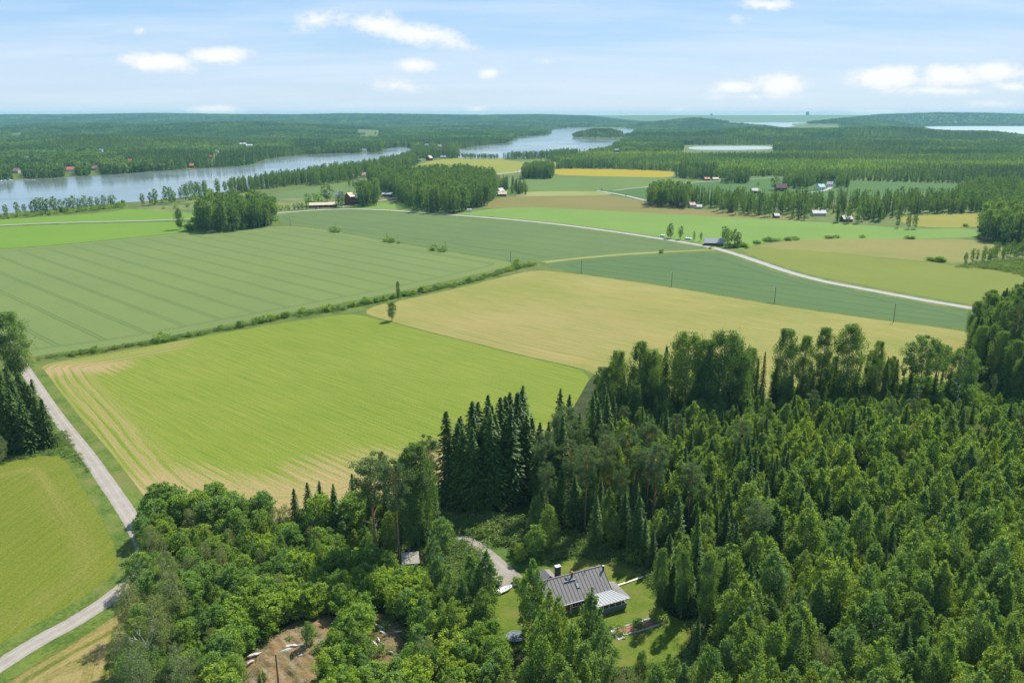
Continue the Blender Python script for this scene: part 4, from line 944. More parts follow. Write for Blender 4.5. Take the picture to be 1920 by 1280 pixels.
for (x, y, i) in along(hw, .8):
    WEEDS.append((x + rng.normal() * 1.6, y + rng.normal() * 1.6, 0, 'weed', int(rng.integers(9)), rng.uniform(.6, 1.3), 1.3, rng.random() * 6))
for (xb, yb, h, lab) in [(303, 640, 4, 'pale round shrub in the left part of the hedge'), (178, 660, 2.6, 'single dark shrub in the left part of the hedge'), (624, 434, 4, 'round bush at the foot of a pole, left of two'), (632, 435.5, 3.6, 'round bush at the foot of a pole, right of two'), (727, 453, 4, 'long bush under a pole between the crop fields'), (735, 454.5, 3.4, 'bush touching the long bush under the pole'),
                         (747, 456.5, 2, 'tiny bush between the crop fields'), (813, 469, 4, 'bush left of a pole in the crop fields'), (830, 471.5, 4, 'bush right at a pole in the crop fields'), (1240, 474, 2.6, 'tiny tree on the grassy strip between crop fields'),
                         (1333, 466.5, 2, 'shrub on the road verge near the barn'), (969, 493, 3, 'shrub near the meeting of the hedge and the pole line')]:
    x, y, _ = G(xb, yb); plant(x, y, 'shrub', h, 1.2, lab, None, 4)
for (xb, yb, n, h) in [(1418, 456, 3, 2.2), (1441, 452, 5, 3), (1455, 451.5, 3, 2.2), (1480, 450.5, 4, 2.4), (1551, 446.5, 2, 2), (1565, 446, 2, 2.2), (1613, 445.5, 2, 2), (1706, 448, 3, 2.2), (1378, 464, 3, 2.5), (1388, 462, 3, 3), (1760, 490, 5, 3.5), (1748, 489, 3, 2.5), (1809, 425, 2, 2.5)]:
    for q in range(n):
        x, y, _ = G(xb + rng.normal() * 4, yb + rng.normal() * .5); plant(x, y, 'shrub', h * rng.uniform(.8, 1.2), 1.6, 'low shrub on a field boundary beyond the pale road', 'shrubs on far field boundaries', 1)
# weeds and saplings on the clearing, along verges, rock
def weeds(px, s, h0, h1, excl=(), wd=1.3, kind='weed'):
    X, Y = jitter_in(WP(px), s, excl=[WP(e) for e in excl])
    for x, y in zip(X, Y): WEEDS.append((x, y, 0, kind, int(rng.integers(9)), rng.uniform(h0, h1), wd, rng.random() * 6))
weeds([(860, 975), (920, 965), (985, 980), (1000, 1005), (985, 1040), (950, 1028), (900, 1008), (865, 998)], 1.3, .7, 1.7)
weeds([(1000, 1030), (1060, 1000), (1130, 1015), (1190, 1050), (1130, 1045), (1050, 1047), (1000, 1062)], 1.4, .6, 1.4)
weeds([(1190, 1062), (1232, 1082), (1243, 1120), (1225, 1105), (1205, 1080)], 1.2, .5, 1.2)
weeds([(1290, 1160), (1330, 1180), (1330, 1260), (1200, 1275), (1160, 1262), (1270, 1246), (1306, 1205)], 1.5, .6, 1.4)
weeds([(120, 800), (100, 840), (60, 850), (0, 862), (0, 872), (60, 858), (110, 852), (130, 860), (150, 870), (170, 890)], 1.6, .3, .8)
weeds([(262, 1120), (250, 1160), (240, 1280), (262, 1290), (280, 1150)], 1.5, .5, 1.3)
weeds([(250, 985), (300, 950), (420, 968), (520, 985), (420, 985), (300, 975)], 1.8, .5, 1.2)
weeds([(700, 960), (820, 950), (860, 990), (830, 1040), (760, 1030), (690, 1050)], 1.6, .5, 1.6)
weeds([(800, 1030), (860, 1010), (900, 1040), (900, 1100), (830, 1110), (790, 1070)], 1.5, .5, 1.4)
weeds(ROCK1, 1.7, .25, .8, wd=1.3); weeds(ROCK2, 1.5, .3, .9, wd=1.3)
zone(ROCK1, 9, [('birch', 1, 2.2, 4.5, 1.2), ('shrub', 1.4, 1.0, 2.2, 1.1)], dict(birch='sapling growing on the bare rock', shrub='little shrub growing on the bare rock'), 'saplings on the rock', pri=2)
zone(ROCK2, 6, [('birch', 1, 2, 4, 1.2), ('shrub', 1.4, 1.0, 2.0, 1.1)], dict(birch='sapling growing on the smaller rock', shrub='little shrub growing on the smaller rock'), 'saplings on the smaller rock', pri=2)
weeds([(935, 1195), (960, 1215), (1000, 1232), (1090, 1255), (1160, 1262), (1160, 1250), (1090, 1243), (1000, 1224), (945, 1210)], 1.3, .4, 1.0)
weeds([(1780, 500), (1960, 480), (2050, 500), (2050, 560), (1930, 520), (1860, 505)], 4.0, 1, 2.2)
# --- middle distance groves
zone([(0, 407), (60, 403), (130, 396), (215, 389), (236, 384), (236, 389), (215, 393), (130, 400), (60, 407), (0, 411)], 9, [('m_bush', 1, 3, 6, 1.1)], 'low bush under the lakeside row at the left', 'bushes under the lakeside row', pri=1)
one('tall', 338, 430, 392, 1.1, 'lone dark tree left of the birch grove in the fields')
zone([(369, 434), (400, 436.5), (450, 433), (514, 423), (519, 410), (470, 402), (410, 405), (376, 414)], 7, [('m_leafy', 1, 17, 27, 1.0), ('m_bush', .2, 5, 9, 1)], 'tall leafy tree of the grove standing alone above the wide crop field', 'grove above the crop field', pri=3)
for (x, yb, yt) in [(12, 406, 384), (33, 402, 379), (47, 401, 383), (63, 402, 377), (72, 401, 371), (82, 400, 371), (91, 399, 373), (103, 399, 369), (116, 398, 374), (127, 396, 372), (138, 395, 367), (150, 394, 372), (160, 393, 367), (172, 392, 369), (184, 391, 370), (196, 390, 366), (207, 388, 368), (213, 387, 365)]:
    one('m_leafy', x, yb, yt, .85, 'leafy tree in the row on the near lake shore at the left', 'lakeside row at the left', 3)
zone([(236, 389), (262, 388), (300, 380), (360, 368), (430, 357), (440, 352), (440, 362), (380, 372), (300, 387)], 13, [('m_leafy', 3, 13, 20, .9), ('m_bush', 1, 4, 8, 1), ('m_spruce', 1, 12, 18, .9)], 'tree among the lakeside scrub left of the grove', 'lakeside trees left of the grove', pri=1)
zone([(433, 357), (500, 344), (560, 334), (575, 336), (568, 346), (500, 355), (440, 364)], 8, [('m_leafy', 2, 15, 19, .7), ('m_spruce', 2, 14, 19, .9)], 'tree in the dense lakeside strip behind the grove', 'dense lakeside strip', pri=1)
zone([(560, 347), (575, 335), (620, 329), (700, 316), (745, 305), (770, 299), (785, 310), (750, 320), (700, 331), (650, 341), (600, 349)], 11, [('m_leafy', 4, 16, 22, .9), ('m_spruce', 1, 16, 20, .9)], 'tree in the lakeside belt near the red-roofed houses', 'lakeside belt',
     excl=[[(675, 327), (690, 327), (690, 334), (675, 334)], [(715, 318), (730, 318), (730, 325), (715, 325)]])
zone([(736, 366), (756, 385), (785, 398), (820, 402), (860, 400), (915, 385), (933, 368), (925, 347), (880, 337), (800, 337), (745, 342), (700, 337), (690, 345), (705, 358)], 8.5, [('m_leafy', 4, 20, 27, .85), ('m_spruce', 2, 20, 26, .9)],
     dict(m_leafy='leafy tree in the big wood in the middle of the valley', m_spruce='dark conifer in the big wood in the middle of the valley'), 'big wood in the valley')
zone([(930, 362), (950, 366), (985, 366), (993, 360), (975, 352), (935, 348)], 8, [('m_spruce', 3, 12, 18, 1), ('m_leafy', 1, 11, 15, .9)], 'dark tree round the beige-roofed house at the end of the big wood', 'trees around the beige-roofed house', excl=[[(930, 368), (930, 356), (958, 356), (958, 368)]], pri=2)
zone([(672, 389), (707, 386), (712, 374), (685, 372), (672, 378)], 7, [('m_spruce', 1, 20, 27, .9), ('m_leafy', 2, 20, 26, .8)], 'tall tree in the dark clump right of the red barns', 'clump right of the red barns', pri=2)
for (k, x, yb, yt, wd, lab) in [('m_leafy', 614, 378, 346, 1.15, 'large dark tree behind the long low barn'), ('m_bush', 588, 386, 363, 1.2, 'pale willow beside the long low barn'), ('m_leafy', 641, 389, 360, .9, 'pointed tree in front of the red barn'), ('m_leafy', 633, 388, 370, .8, 'smaller tree left of the red barn'),
                                ('m_leafy', 552, 394, 382, .9, 'small tree at the left end of the roadside row'), ('m_leafy', 560, 393.5, 380, .9, 'second small tree of the roadside row'), ('m_leafy', 567, 393, 380, .9, 'third small tree of the roadside row'), ('m_spruce', 575, 392, 374, .8, 'pointed tree at the right end of the roadside row'),
                                ('m_bush', 540, 393, 384, 1, 'bush in the roadside row left of the farm'), ('m_bush', 527, 394, 385, 1, 'bush left of the roadside row'), ('m_leafy', 655, 350, 338, 1, 'dark tree on the green field behind the farm'), ('m_leafy', 663, 351, 339, 1, 'second dark tree on the green field behind the farm'),
                                ('m_bush', 330, 391, 384, 1.2, 'dark bush on the rough meadow'), ('m_bush', 307, 392, 386, 1, 'small bush on the rough meadow'), ('m_bush', 352, 388, 381, 1., 'bush on the rough meadow left of the grove'), ('m_bush', 355, 433, 421, 1.0, 'bush between the lone tree and the grove'), ('m_bush', 364, 432, 409, .8, 'narrow bush at the left side of the grove'),
                                ('m_leafy', 372, 388, 372, .8, 'tree behind the left end of the grove'), ('m_bush', 1128, 358, 354, 1, 'lone small bush where the tracks meet'), ('m_bush', 1174, 367, 363, .7, 'tiny bush beside the pale track'), ('m_bush', 1023, 302, 297, 1.2, 'small bush beside the winding lane'),
                                ('m_leafy', 1452, 356, 329, 1.1, 'big dark tree left of the brown barn'), ('m_bush', 1422, 347, 341, 1, 'round bush left of the right-hand farm'), ('m_bush', 1571, 358, 355, 1, 'first small bush right of the right-hand farm'), ('m_bush', 1603, 359, 355, 1, 'second small bush right of the right-hand farm'), ('m_bush', 1631, 359, 354, 1, 'third small bush right of the right-hand farm'), ('m_bush', 1646, 359, 355, 1, 'fourth small bush right of the right-hand farm'),
                                ('m_leafy', 1257, 447, 419, .75, 'left tree of the pair by the white bales'), ('m_leafy', 1253, 446.5, 424, .55, 'leftmost slim tree of the roadside pair'), ('m_leafy', 1276, 449, 424, .7, 'right tree of the pair by the white bales'), ('m_leafy', 1301, 451.5, 434, .5, 'small tree between bales and barn, left'), ('m_leafy', 1314, 452, 436, .6, 'small tree just left of the grey-roofed barn'),
                                ('m_leafy', 1358, 459, 425, .8, 'tree behind the grey-roofed barn'), ('m_leafy', 1366, 463, 432, .75, 'front tree at the right end of the grey-roofed barn'), ('m_leafy', 1377, 463, 430, .7, 'tree right of the grey-roofed barn'), ('m_leafy', 1384, 463, 436, .6, 'rightmost tree at the grey-roofed barn'), ('m_bush', 1362, 465, 456, 1., 'bush before the grey-roofed barn'), ('m_bush', 1350, 462, 455, 1., 'small bush before the grey-roofed barn'),
                                ('m_leafy', 1683, 427, 402, .6, 'left tree of three at the edge of the golden grass'), ('m_leafy', 1703, 429, 403, .7, 'middle tree of three at the edge of the golden grass'), ('m_leafy', 1715, 429, 402, .7, 'right tree of three at the edge of the golden grass')]:
    one(k, x, yb, yt, wd, lab, None, 4)
zone([(980, 336), (1035, 336), (1040, 327), (1005, 324), (985, 328)], 7.5, [('m_leafy', 2, 18, 24, .9), ('m_spruce', 1, 16, 22, .9)], 'tree of the small copse beside the winding lane', 'copse beside the winding lane', pri=2)
zone([(1210, 386), (1250, 389), (1285, 391), (1292, 378), (1260, 371), (1225, 373)], 8, [('m_leafy', 3, 18, 25, .95), ('m_spruce', 1, 18, 22, .9)], 'tree in the clump left of the pink-roofed house', 'clump left of the pink-roofed house', pri=2)
HX = [[(1288, 394), (1288, 386), (1312, 386), (1320, 398)], [(1445, 412), (1452, 402), (1480, 402), (1480, 410)], [(1515, 412), (1515, 398), (1560, 400), (1605, 406), (1610, 416), (1560, 416)], [(1310, 398), (1340, 398), (1345, 390), (1315, 390)]]
zone([(1288, 392), (1440, 409), (1530, 415), (1620, 420), (1680, 410), (1700, 402), (1850, 399), (1852, 388), (1700, 383), (1560, 386), (1440, 386), (1350, 379), (1290, 376)], 10.5, [('m_leafy', 4, 14, 21, .85), ('m_spruce', 2.5, 15, 22, .95)],
     dict(m_leafy='leafy tree in the wooded strip across the right fields', m_spruce='dark conifer in the wooded strip across the right fields'), 'wooded strip across the right fields', excl=HX)
zone([(1833, 449), (1920, 464), (2010, 475), (2050, 425), (1870, 420), (1840, 430)], 8.5, [('m_leafy', 3, 20, 27, 1), ('m_spruce', 1, 20, 26, .9)], 'tall dark tree in the wood at the right edge beyond the road', 'dark wood at the right edge', pri=2)
zone([(1795, 498), (1850, 494), (1920, 480), (1980, 472), (1980, 462), (1900, 470), (1850, 484)], 6, [('m_leafy', 1, 7, 11, .8)], 'small tree in the row below the dark right-edge wood', 'small trees below the right-edge wood', pri=1)
zone([(1700, 400), (1850, 399), (2050, 420), (2050, 352), (1812, 350), (1790, 372), (1750, 385)], 11, [('m_leafy', 4, 13, 18, .9), ('m_spruce', 2, 13, 19, .9)], 'tree in the wood beyond the golden grass', 'wood beyond the golden grass')
zone([(1468, 353), (1512, 354), (1535, 346), (1552, 344), (1560, 352), (1590, 352), (1592, 340), (1540, 337), (1478, 338)], 9, [('m_leafy', 2, 15, 20, .9), ('m_spruce', 1, 14, 20, .9)], 'tree around the right-hand farmhouses', 'trees around the right-hand farm', excl=[[(1528, 358), (1528, 344), (1570, 344), (1570, 358)]])
zone([(1265, 334), (1330, 338), (1346, 333), (1340, 323), (1280, 321)], 9, [('m_spruce', 3, 18, 24, .9), ('m_leafy', 1, 16, 20, .9)], 'tall dark tree at the right end of the yellow field', 'dark clump by the yellow field')
zone([(1352, 343), (1400, 345), (1406, 337), (1360, 334)], 9, [('m_spruce', 2, 18, 24, .9), ('m_leafy', 1, 16, 22, .9)], 'tall dark tree in the clump between the track and the farm', 'dark clump beside the track')
zone([(866, 298), (935, 298.5), (935, 296), (866, 295)], 9, [('m_leafy', 1, 8, 11, .9)], 'low tree in the line between the field and the middle lake', 'tree line at the middle lake')
zone([(942, 300), (1022, 298.5), (1060, 297), (1090, 291), (1060, 289), (1010, 295.5), (958, 297)], 10, [('m_leafy', 2, 14, 18, .8), ('m_spruce', 1, 14, 18, .9)], 'tree on the near shore of the middle lake', 'shore trees at the middle lake')
zone([(770, 308), (800, 303), (862, 296), (852, 286), (790, 287), (765, 297)], 11, [('m_leafy', 3, 15, 20, .9), ('m_spruce', 1, 14, 20, .9)], 'tree in the wood between the two lakes', 'wood between the lakes', excl=[[(775, 305), (775, 298), (860, 292), (845, 300)]])

# ------------------------------------------------------------------ labels that single trees out within their stand
def refine(L):
    by = {}
    for r_ in L: by.setdefault(r_[8], []).append(r_)
    out = {}
    for lab, q in by.items():
        if len(q) == 1: continue
        px_ = {id(r_): proj(r_[0], r_[1]) for r_ in q}; n = len(q)
        if n <= 14:
            names = ['first', 'second', 'third', 'fourth', 'fifth', 'sixth', 'seventh', 'eighth', 'ninth', 'tenth', 'eleventh', 'twelfth', 'thirteenth', 'fourteenth']
            for k, r_ in enumerate(sorted(q, key=lambda r_: px_[id(r_)][0])): out[id(r_)] = lab + ', ' + names[k] + ' from the left'
        else:
            xs = sorted(v[0] for v in px_.values()); ysr = sorted(v[1] for v in px_.values()); hs_ = sorted(r_[5] for r_ in q)
            for r_ in q:
                x, y = px_[id(r_)]
                a = ['far left', 'left', 'middle', 'right', 'far right'][min(4, int(5 * xs.index(x) / n))]
                b_ = ['back', 'centre', 'front'][min(2, int(3 * ysr.index(y) / n))]
                c = ['short', 'middling', 'tall'][min(2, int(3 * hs_.index(r_[5]) / n))]
                out[id(r_)] = '%s, %s one at the %s %s' % (lab, c, b_, a)
    return out

# ------------------------------------------------------------------ individuals (largest first) and the rest as one mass
def make_tree(rec, nm):
    x, y, z, k, v, h, wd, rz, lab, grp, pri = rec
    t = KINDS_T[k][v % len(KINDS_T[k])]; s = h / t['h']
    e = empty(nm, (x, y, z), rz); e.scale = (s * wd, s * wd, s)
    c = bpy.data.objects.new('crown', t['crown']); COL.objects.link(c); c.parent = e
    q = bpy.data.objects.new('trunk', t['trunk']); COL.objects.link(q); q.parent = e
    tag(e, lab, 'shrub' if nm in ('shrub', 'bush') else 'tree', grp)
groups = {}
for r_ in PLANT: groups.setdefault(NAME[r_[3]], []).append(r_)
REST = []; COUNTS = {}
for nm, L in groups.items():
    P = np.array([(q[0], q[1], q[2] + q[5] * .6) for q in L]); px, py = proj_np(P)
    dist = np.linalg.norm(P - np.array([0, 0, CAM_H]), axis=1)
    size = np.array([q[5] for q in L]) / dist
    vis = (px > -15) & (px < 1935) & (py > 0) & (py < 1300)
    score = size * np.where(vis, 1, .01) + np.array([q[10] for q in L]) * .02 * vis
    order = np.argsort(-score); n = 0
    chosen = [L[i] for i in order if vis[i]][:300]; ids = {id(r_) for r_ in chosen}
    REST += [r_[:8] for r_ in L if id(r_) not in ids]
    fine_lab = refine(chosen)
    for r_ in chosen:
        lb = fine_lab.get(id(r_), r_[8])
        if len(lb.split()) > 16: lb = lb.replace('young trees ', '').replace(' one at the ', ' at ')
        make_tree(r_[:8] + (' '.join(lb.split()[:16]),) + r_[9:], nm); n += 1
    COUNTS[nm] = (n, len(L))
print('PLANTED', COUNTS)
near = [q for q in REST if q[1] < 480]; midr = [q for q in REST if q[1] >= 480]
if near: scatter('forest', near, 'dense young wood filling in between the nearest trees')
if midr: scatter('forest', midr, 'woods of the valley floor beyond the fields')
scatter('undergrowth', WEEDS, 'tall weeds and low saplings on verges, clearings and rock')

# ------------------------------------------------------------------ far woods
OPEN = [p for k, v in FIELDS.items() for p in v if k not in ('forest_floor', 'clearing', 'lawn', 'driveway')]
FARHOUSES = []
def far_points(y0, y1, s):
    ys = np.arange(y0, y1, s * .87); out = []
    for i, y in enumerate(ys):
        hw_ = .74 * y; xs = np.arange(-hw_, hw_, s) + (i % 2) * s / 2; out.append(np.stack([xs, np.full(len(xs), y)], 1))
    P = np.concatenate(out); P = P + rng.uniform(-.45, .45, P.shape) * s
    keep = np.ones(len(P), bool)
    for o in OPEN: keep &= ~inpoly(P[:, 0], P[:, 1], o)
    return P[keep]
FL = WP([(-900, 351), (0, 340.5), (60, 336.5), (150, 330.5), (227, 326.5), (283, 321.5), (367, 316.5), (467, 311), (490, 302), (510, 296), (567, 289), (640, 286.5), (715, 286), (719, 278), (745, 275.5), (780, 276), (780, 262), (-900, 262)])
PLANTATION = WP([(1020, 298), (1045, 317), (1140, 317), (1265, 321), (1300, 331), (1340, 335), (1440, 330), (1500, 333), (1600, 338.5), (1804, 346), (2000, 352), (2300, 352), (2300, 296), (1900, 293), (1450, 291), (1200, 291), (1060, 293)])
def sinf(x, y, a, b, c): return np.sin(x / a + 1.3 * np.sin(y / b + c)) * np.cos(y / (b * .7) + np.sin(x / c))
OVERLOOK = WP([(1276, 272.4), (1456, 272.4), (1448, 283.2), (1282, 283.4)]), WP([(1320, 228.5), (1575, 229), (1575, 240), (1480, 240), (1400, 233)]), WP([(1710, 237.3), (2000, 237), (2000, 254), (1920, 252), (1850, 246), (1763, 245)]), WP([(853, 281), (900, 274), (958, 268), (966, 258), (1032, 254), (1030, 243), (1165, 241), (1160, 262), (1140, 275), (1060, 286), (960, 293), (860, 292)]), WP([(505, 275), (560, 269), (620, 270), (625, 276)]), WP([(666, 250), (700, 246.5), (716, 250), (714, 256), (670, 256.5)]), WP([(15, 255), (46, 254), (48, 260), (16, 261)])
def clear_houses(P, r=22):
    k = np.ones(len(P), bool)
    for (hx, hy, rr) in FARHOUSES:
        dx_ = P[:, 0] - hx * P[:, 1] / hy; dy_ = P[:, 1] - hy          # open view from above over the last trees
        k &= ~((np.abs(dx_) < rr * .75) & (dy_ > -min(330, 13.5 * hy / 100)) & (dy_ < rr * .8))
    return P[k]
# ================================================================== plain materials for built things
def flat(name, c, rough=.7, spec=.3, metal=0.0, var=.25, sc=3.0):
    m, N, out = mat(name); ob = N.new('ShaderNodeTexCoord').outputs['Object']
    n = N.noise(ob, sc, 4, .65)
    col = N.vm('SCALE', N.comb(*c), None, N.m('ADD', 1 - var / 2, N.m('MULTIPLY', n, var)))
    principled(N, out, col, rough, spec, metal); return m
def striped(name, c, per=.14, ax=0, dark=.6):
    """vertical board cladding: colour with narrow recess shadows left to bump"""
    m, N, out = mat(name); ob = N.new('ShaderNodeTexCoord').outputs['Object']; s = N.sep(ob)
    q = N.m('FRACT', N.m('DIVIDE', N.m('ADD', s[0], s[1]), per)); n = N.noise(ob, 5, 3, .6)
    hgt_ = N.step(N.m('ABSOLUTE', N.m('SUBTRACT', q, .5)), .5, .38)
    col = N.vm('SCALE', N.comb(*c), None, N.m('ADD', .8, N.m('MULTIPLY', n, .4)))
    principled(N, out, col, .8, .2, bump=hgt_, bs=.8, bd=.02); return m
M['red'] = striped('red_board_wall', (.24, .030, .018)); M['white'] = flat('white_paint', (.78, .78, .75), .5)
M['roof_dark'] = flat('roof_brown_grey_metal', (.185, .172, .158), .6, .3, .0, .3); M['roof_seam'] = flat('roof_seam_metal', (.085, .078, .072), .5, .3)
M['roof_pale'] = flat('roof_galvanised', (.24, .265, .27), .6, .4, .0, .4); M['glass'] = flat('window_glass', (.015, .02, .025), .06, .6, 0, .1)
M['plinth'] = flat('plinth_stone', (.19, .185, .175), .9); M['brick'] = flat('chimney_dark', (.05, .042, .04), .8); M['black'] = flat('black_metal', (.02, .02, .022), .5)
M['steel'] = flat('steel', (.55, .57, .6), .35, .5, .6); M['green_wall'] = striped('pale_green_boards', (.34, .50, .40)); M['felt'] = flat('roofing_felt_beige', (.30, .27, .22), .9)
M['wood'] = flat('weathered_wood', (.34, .27, .2), .85); M['wood_pale'] = flat('pale_wood', (.62, .53, .45), .8); M['wood_dark'] = flat('dark_wood', (.07, .055, .045), .85); M['concrete'] = flat('concrete_pale', (.55, .53, .49), .85)
M['mulch'] = noise_mat('bark_mulch', (.12, .06, .035), (.26, .14, .08), 1.5, fine=9); M['stone'] = flat('border_stone', (.38, .38, .37), .9, var=.6); M['tarp'] = flat('turquoise_tarp', (.03, .48, .50), .5)
M['rubber'] = flat('trampoline_mat', (.10, .12, .14), .6); M['pad'] = flat('trampoline_pad', (.10, .17, .16), .6)
M['rock'] = noise_mat('rock_moss', (.085, .085, .028), (.20, .12, .055), .35, (.19, .16, .12), .8, fine=3.0, bump=.6); M['rock_pale'] = noise_mat('rock_bare', (.36, .33, .31), (.60, .57, .55), .9, fine=5, bump=.6)
M['orange'] = flat('clay_orange', (.50, .16, .07), .7); M['red_roof'] = flat('roof_red_tile', (.42, .12, .08), .7); M['barn_red'] = striped('barn_red', (.15, .035, .025), .25); M['barn_brown'] = striped('barn_brown', (.13, .07, .055), .25)
M['grey_roof'] = flat('roof_grey', (.25, .26, .27), .6); M['beige_roof'] = flat('roof_beige', (.48, .40, .27), .7); M['pink_roof'] = flat('roof_pink', (.42, .24, .2), .7); M['green_roof'] = flat('roof_green', (.25, .45, .40), .5); M['cream'] = flat('cream_wall', (.62, .56, .42), .8)
def edged(parent, name, quad, t, m): return MB().slab(quad, t).build(name, m, parent)

# ================================================================== the red house
HA = math.radians(24.5); HC = G(1069.5, 1074.5, 6.2)
hs = empty('red_house', (HC[0], HC[1], 0), HA)
tag(hs, 'red wooden house with a long dark seamed metal roof in the clearing', 'house')
SL = 3.5 / 4.9
def rz(y): return 6.2 - SL * abs(y)
def onroof(px, py):
    """photo pixel -> point on the front roof slope, house coordinates"""
    z = 4.5
    for _ in range(30):
        p = G(px, py, z); d = (p[0] - HC[0], p[1] - HC[1])
        x = d[0] * math.cos(HA) + d[1] * math.sin(HA); y = -d[0] * math.sin(HA) + d[1] * math.cos(HA)
        z = .5 * z + .5 * rz(y)
    return x, y, z
b = MB()
x0, x1, yf = -6.9, 7.1, 4.1
zt = rz(4.1) - .16
b.add([(x0, -yf, .45), (x1, -yf, .45), (x1, yf, .45), (x0, yf, .45), (x0, -yf, zt), (x1, -yf, zt), (x1, yf, zt), (x0, yf, zt), (x0, 0, 6.02), (x1, 0, 6.02)],
      [(0, 1, 5, 4), (2, 3, 7, 6), (1, 2, 6, 9, 5), (3, 0, 4, 8, 7)])
b.build('wall', M['red'], hs)
MB().box(x0 - .05, x1 + .05, -yf - .05, yf + .05, -.1, .45).build('plinth', M['plinth'], hs)
PW = 15.2 / 18; pm = {}
for side in (-1, 1):
    q = [(-7.6 + .012, 0, 6.2), (-7.6 + PW - .012, 0, 6.2), (-7.6 + PW - .012, side * 4.9, rz(4.9)), (-7.6 + .012, side * 4.9, rz(4.9))]
    mb = MB().slab(q, .1)
    mb.cur = 1; mb.slab([(-7.6 - .02, side * .01, 6.27), (-7.6 + .02, side * .01, 6.27), (-7.6 + .02, side * 4.9, rz(4.9) + .07), (-7.6 - .02, side * 4.9, rz(4.9) + .07)], .12)
    me = mb.mesh('roof_panel'); me.materials.append(M['roof_dark']); me.materials.append(M['roof_seam'])
    for k in range(18):
        o = link('roof_panel', me, None, hs, (k * PW, 0, 0))
MB().slab([(-7.62, -.16, 6.22), (7.62, -.16, 6.22), (7.62, 0, 6.31), (-7.62, 0, 6.31)], .05).slab([(-7.62, 0, 6.31), (7.62, 0, 6.31), (7.62, .16, 6.22), (-7.62, .16, 6.22)], .05).build('ridge_cap', M['roof_dark'], hs)
for sx in (-7.66, 7.6):
    MB().slab([(sx, 0, 6.30), (sx + .06, 0, 6.30), (sx + .06, -4.92, rz(4.92) + .1), (sx, -4.92, rz(4.92) + .1)], .26).slab([(sx, 0, 6.30), (sx + .06, 0, 6.30), (sx + .06, 4.92, rz(4.92) + .1), (sx, 4.92, rz(4.92) + .1)], .26).build('barge_board', M['roof_seam'], hs)
MB().tube([(-7.6, -5.0, rz(4.9) - .08), (7.6, -5.0, rz(4.9) - .08)], [.07, .07], 6).build('gutter', M['white'], hs)
def window(parent, cx, y, cz, wd, h, panes=1, ax='x', fr=.1):
    """window on a wall facing -y (or +x when ax='y')"""
    f = MB(); g_ = MB()
    if ax == 'x':
        f.box(cx - wd / 2 - fr, cx + wd / 2 + fr, y - .07, y - .003, cz - h / 2 - fr, cz - h / 2); f.box(cx - wd / 2 - fr, cx + wd / 2 + fr, y - .07, y - .003, cz + h / 2, cz + h / 2 + fr)
        for k in range(panes + 1):
            xx = cx - wd / 2 + wd * k / panes; a = fr if k in (0, panes) else .035
            lo, hi = (xx - a, xx) if k == 0 else ((xx, xx + a) if k == panes else (xx - a, xx + a)); f.box(lo, hi, y - .065, y - .004, cz - h / 2, cz + h / 2)
        g_.box(cx - wd / 2, cx + wd / 2, y - .02, y - .005, cz - h / 2, cz + h / 2)
    else:
        f.box(cx + .003, cx + .07, y - wd / 2 - fr, y + wd / 2 + fr, cz - h / 2 - fr, cz - h / 2); f.box(cx + .003, cx + .07, y - wd / 2 - fr, y + wd / 2 + fr, cz + h / 2, cz + h / 2 + fr)
        for a, c in ((-wd / 2 - fr, -wd / 2), (wd / 2, wd / 2 + fr)): f.box(cx + .004, cx + .065, y + a, y + c, cz - h / 2, cz + h / 2)
        g_.box(cx + .005, cx + .02, y - wd / 2, y + wd / 2, cz - h / 2, cz + h / 2)
    fo = f.build('window', M['white'], parent); g_.build('pane', M['glass'], fo); return fo
window(hs, -4.1, -yf, 1.95, .55, .55); window(hs, -3.1, -yf, 1.95, .55, .55); window(hs, -1.0, -yf, 1.65, 1.25, 1.3, 2); window(hs, 1.1, -yf, 1.65, 1.25, 1.3, 2); window(hs, 7.1, .8, 1.7, 1.2, 1.2, 1, 'y'); window(hs, 7.1, 0, 4.3, .8, .9, 1, 'y')
MB().box(-2.2, -2.05, -yf - .04, -yf - .002, .46, zt - .02).build('corner_board', M['white'], hs)
for sx in (x0 - .03, x1 - .1): MB().box(sx, sx + .13, -yf - .05, -yf - .003, .46, zt - .02).build('corner_board', M['white'], hs)
lad = MB()
for sx in (-2.55, -2.2): lad.tube([(sx, -4.75, .1), (sx, -5.12, 3.2)], [.03, .03], 5)
for k in range(10): lad.tube([(-2.55, -4.78 - k * .037, .35 + k * .31), (-2.2, -4.78 - k * .037, .35 + k * .31)], [.018, .018], 4)
lad.build('ladder', M['white'], hs)
# chimney, vents, snow guard, roof window
ch = MB().box(-2.6, -1.5, 1.5, 2.3, 4.3, 7.3).build('chimney', M['brick'], hs)
MB().box(-2.7, -1.4, 1.4, 2.4, 7.42, 7.48).build('chimney_cap', M['steel'], ch); MB().box(-2.5, -1.6, 1.6, 2.2, 7.3, 7.42).build('flue', M['black'], ch)
for (px, py, r_, h, cap) in [(1131, 1068, .2, 1.0, M['steel']), (1096.5, 1072, .07, .5, M['black']), (1072.5, 1080, .2, 1.05, M['orange']), (1027, 1090, .07, .5, M['black'])]:
    x, y, z = onroof(px, py); v = MB().tube([(x, y, z - .1), (x, y, z + h)], [r_, r_ * .95], 10).build('vent_pipe', M['black'], hs)
    MB().tube([(x, y, z + h + .002), (x, y, z + h + .1)], [r_ * 1.35, r_ * 1.2], 10).build('vent_cap', cap, v)
xa, ya, za = onroof(1058, 1092.5); xb, yb_, zb_ = onroof(1080, 1086)
gz = lambda y: rz(y) + .02
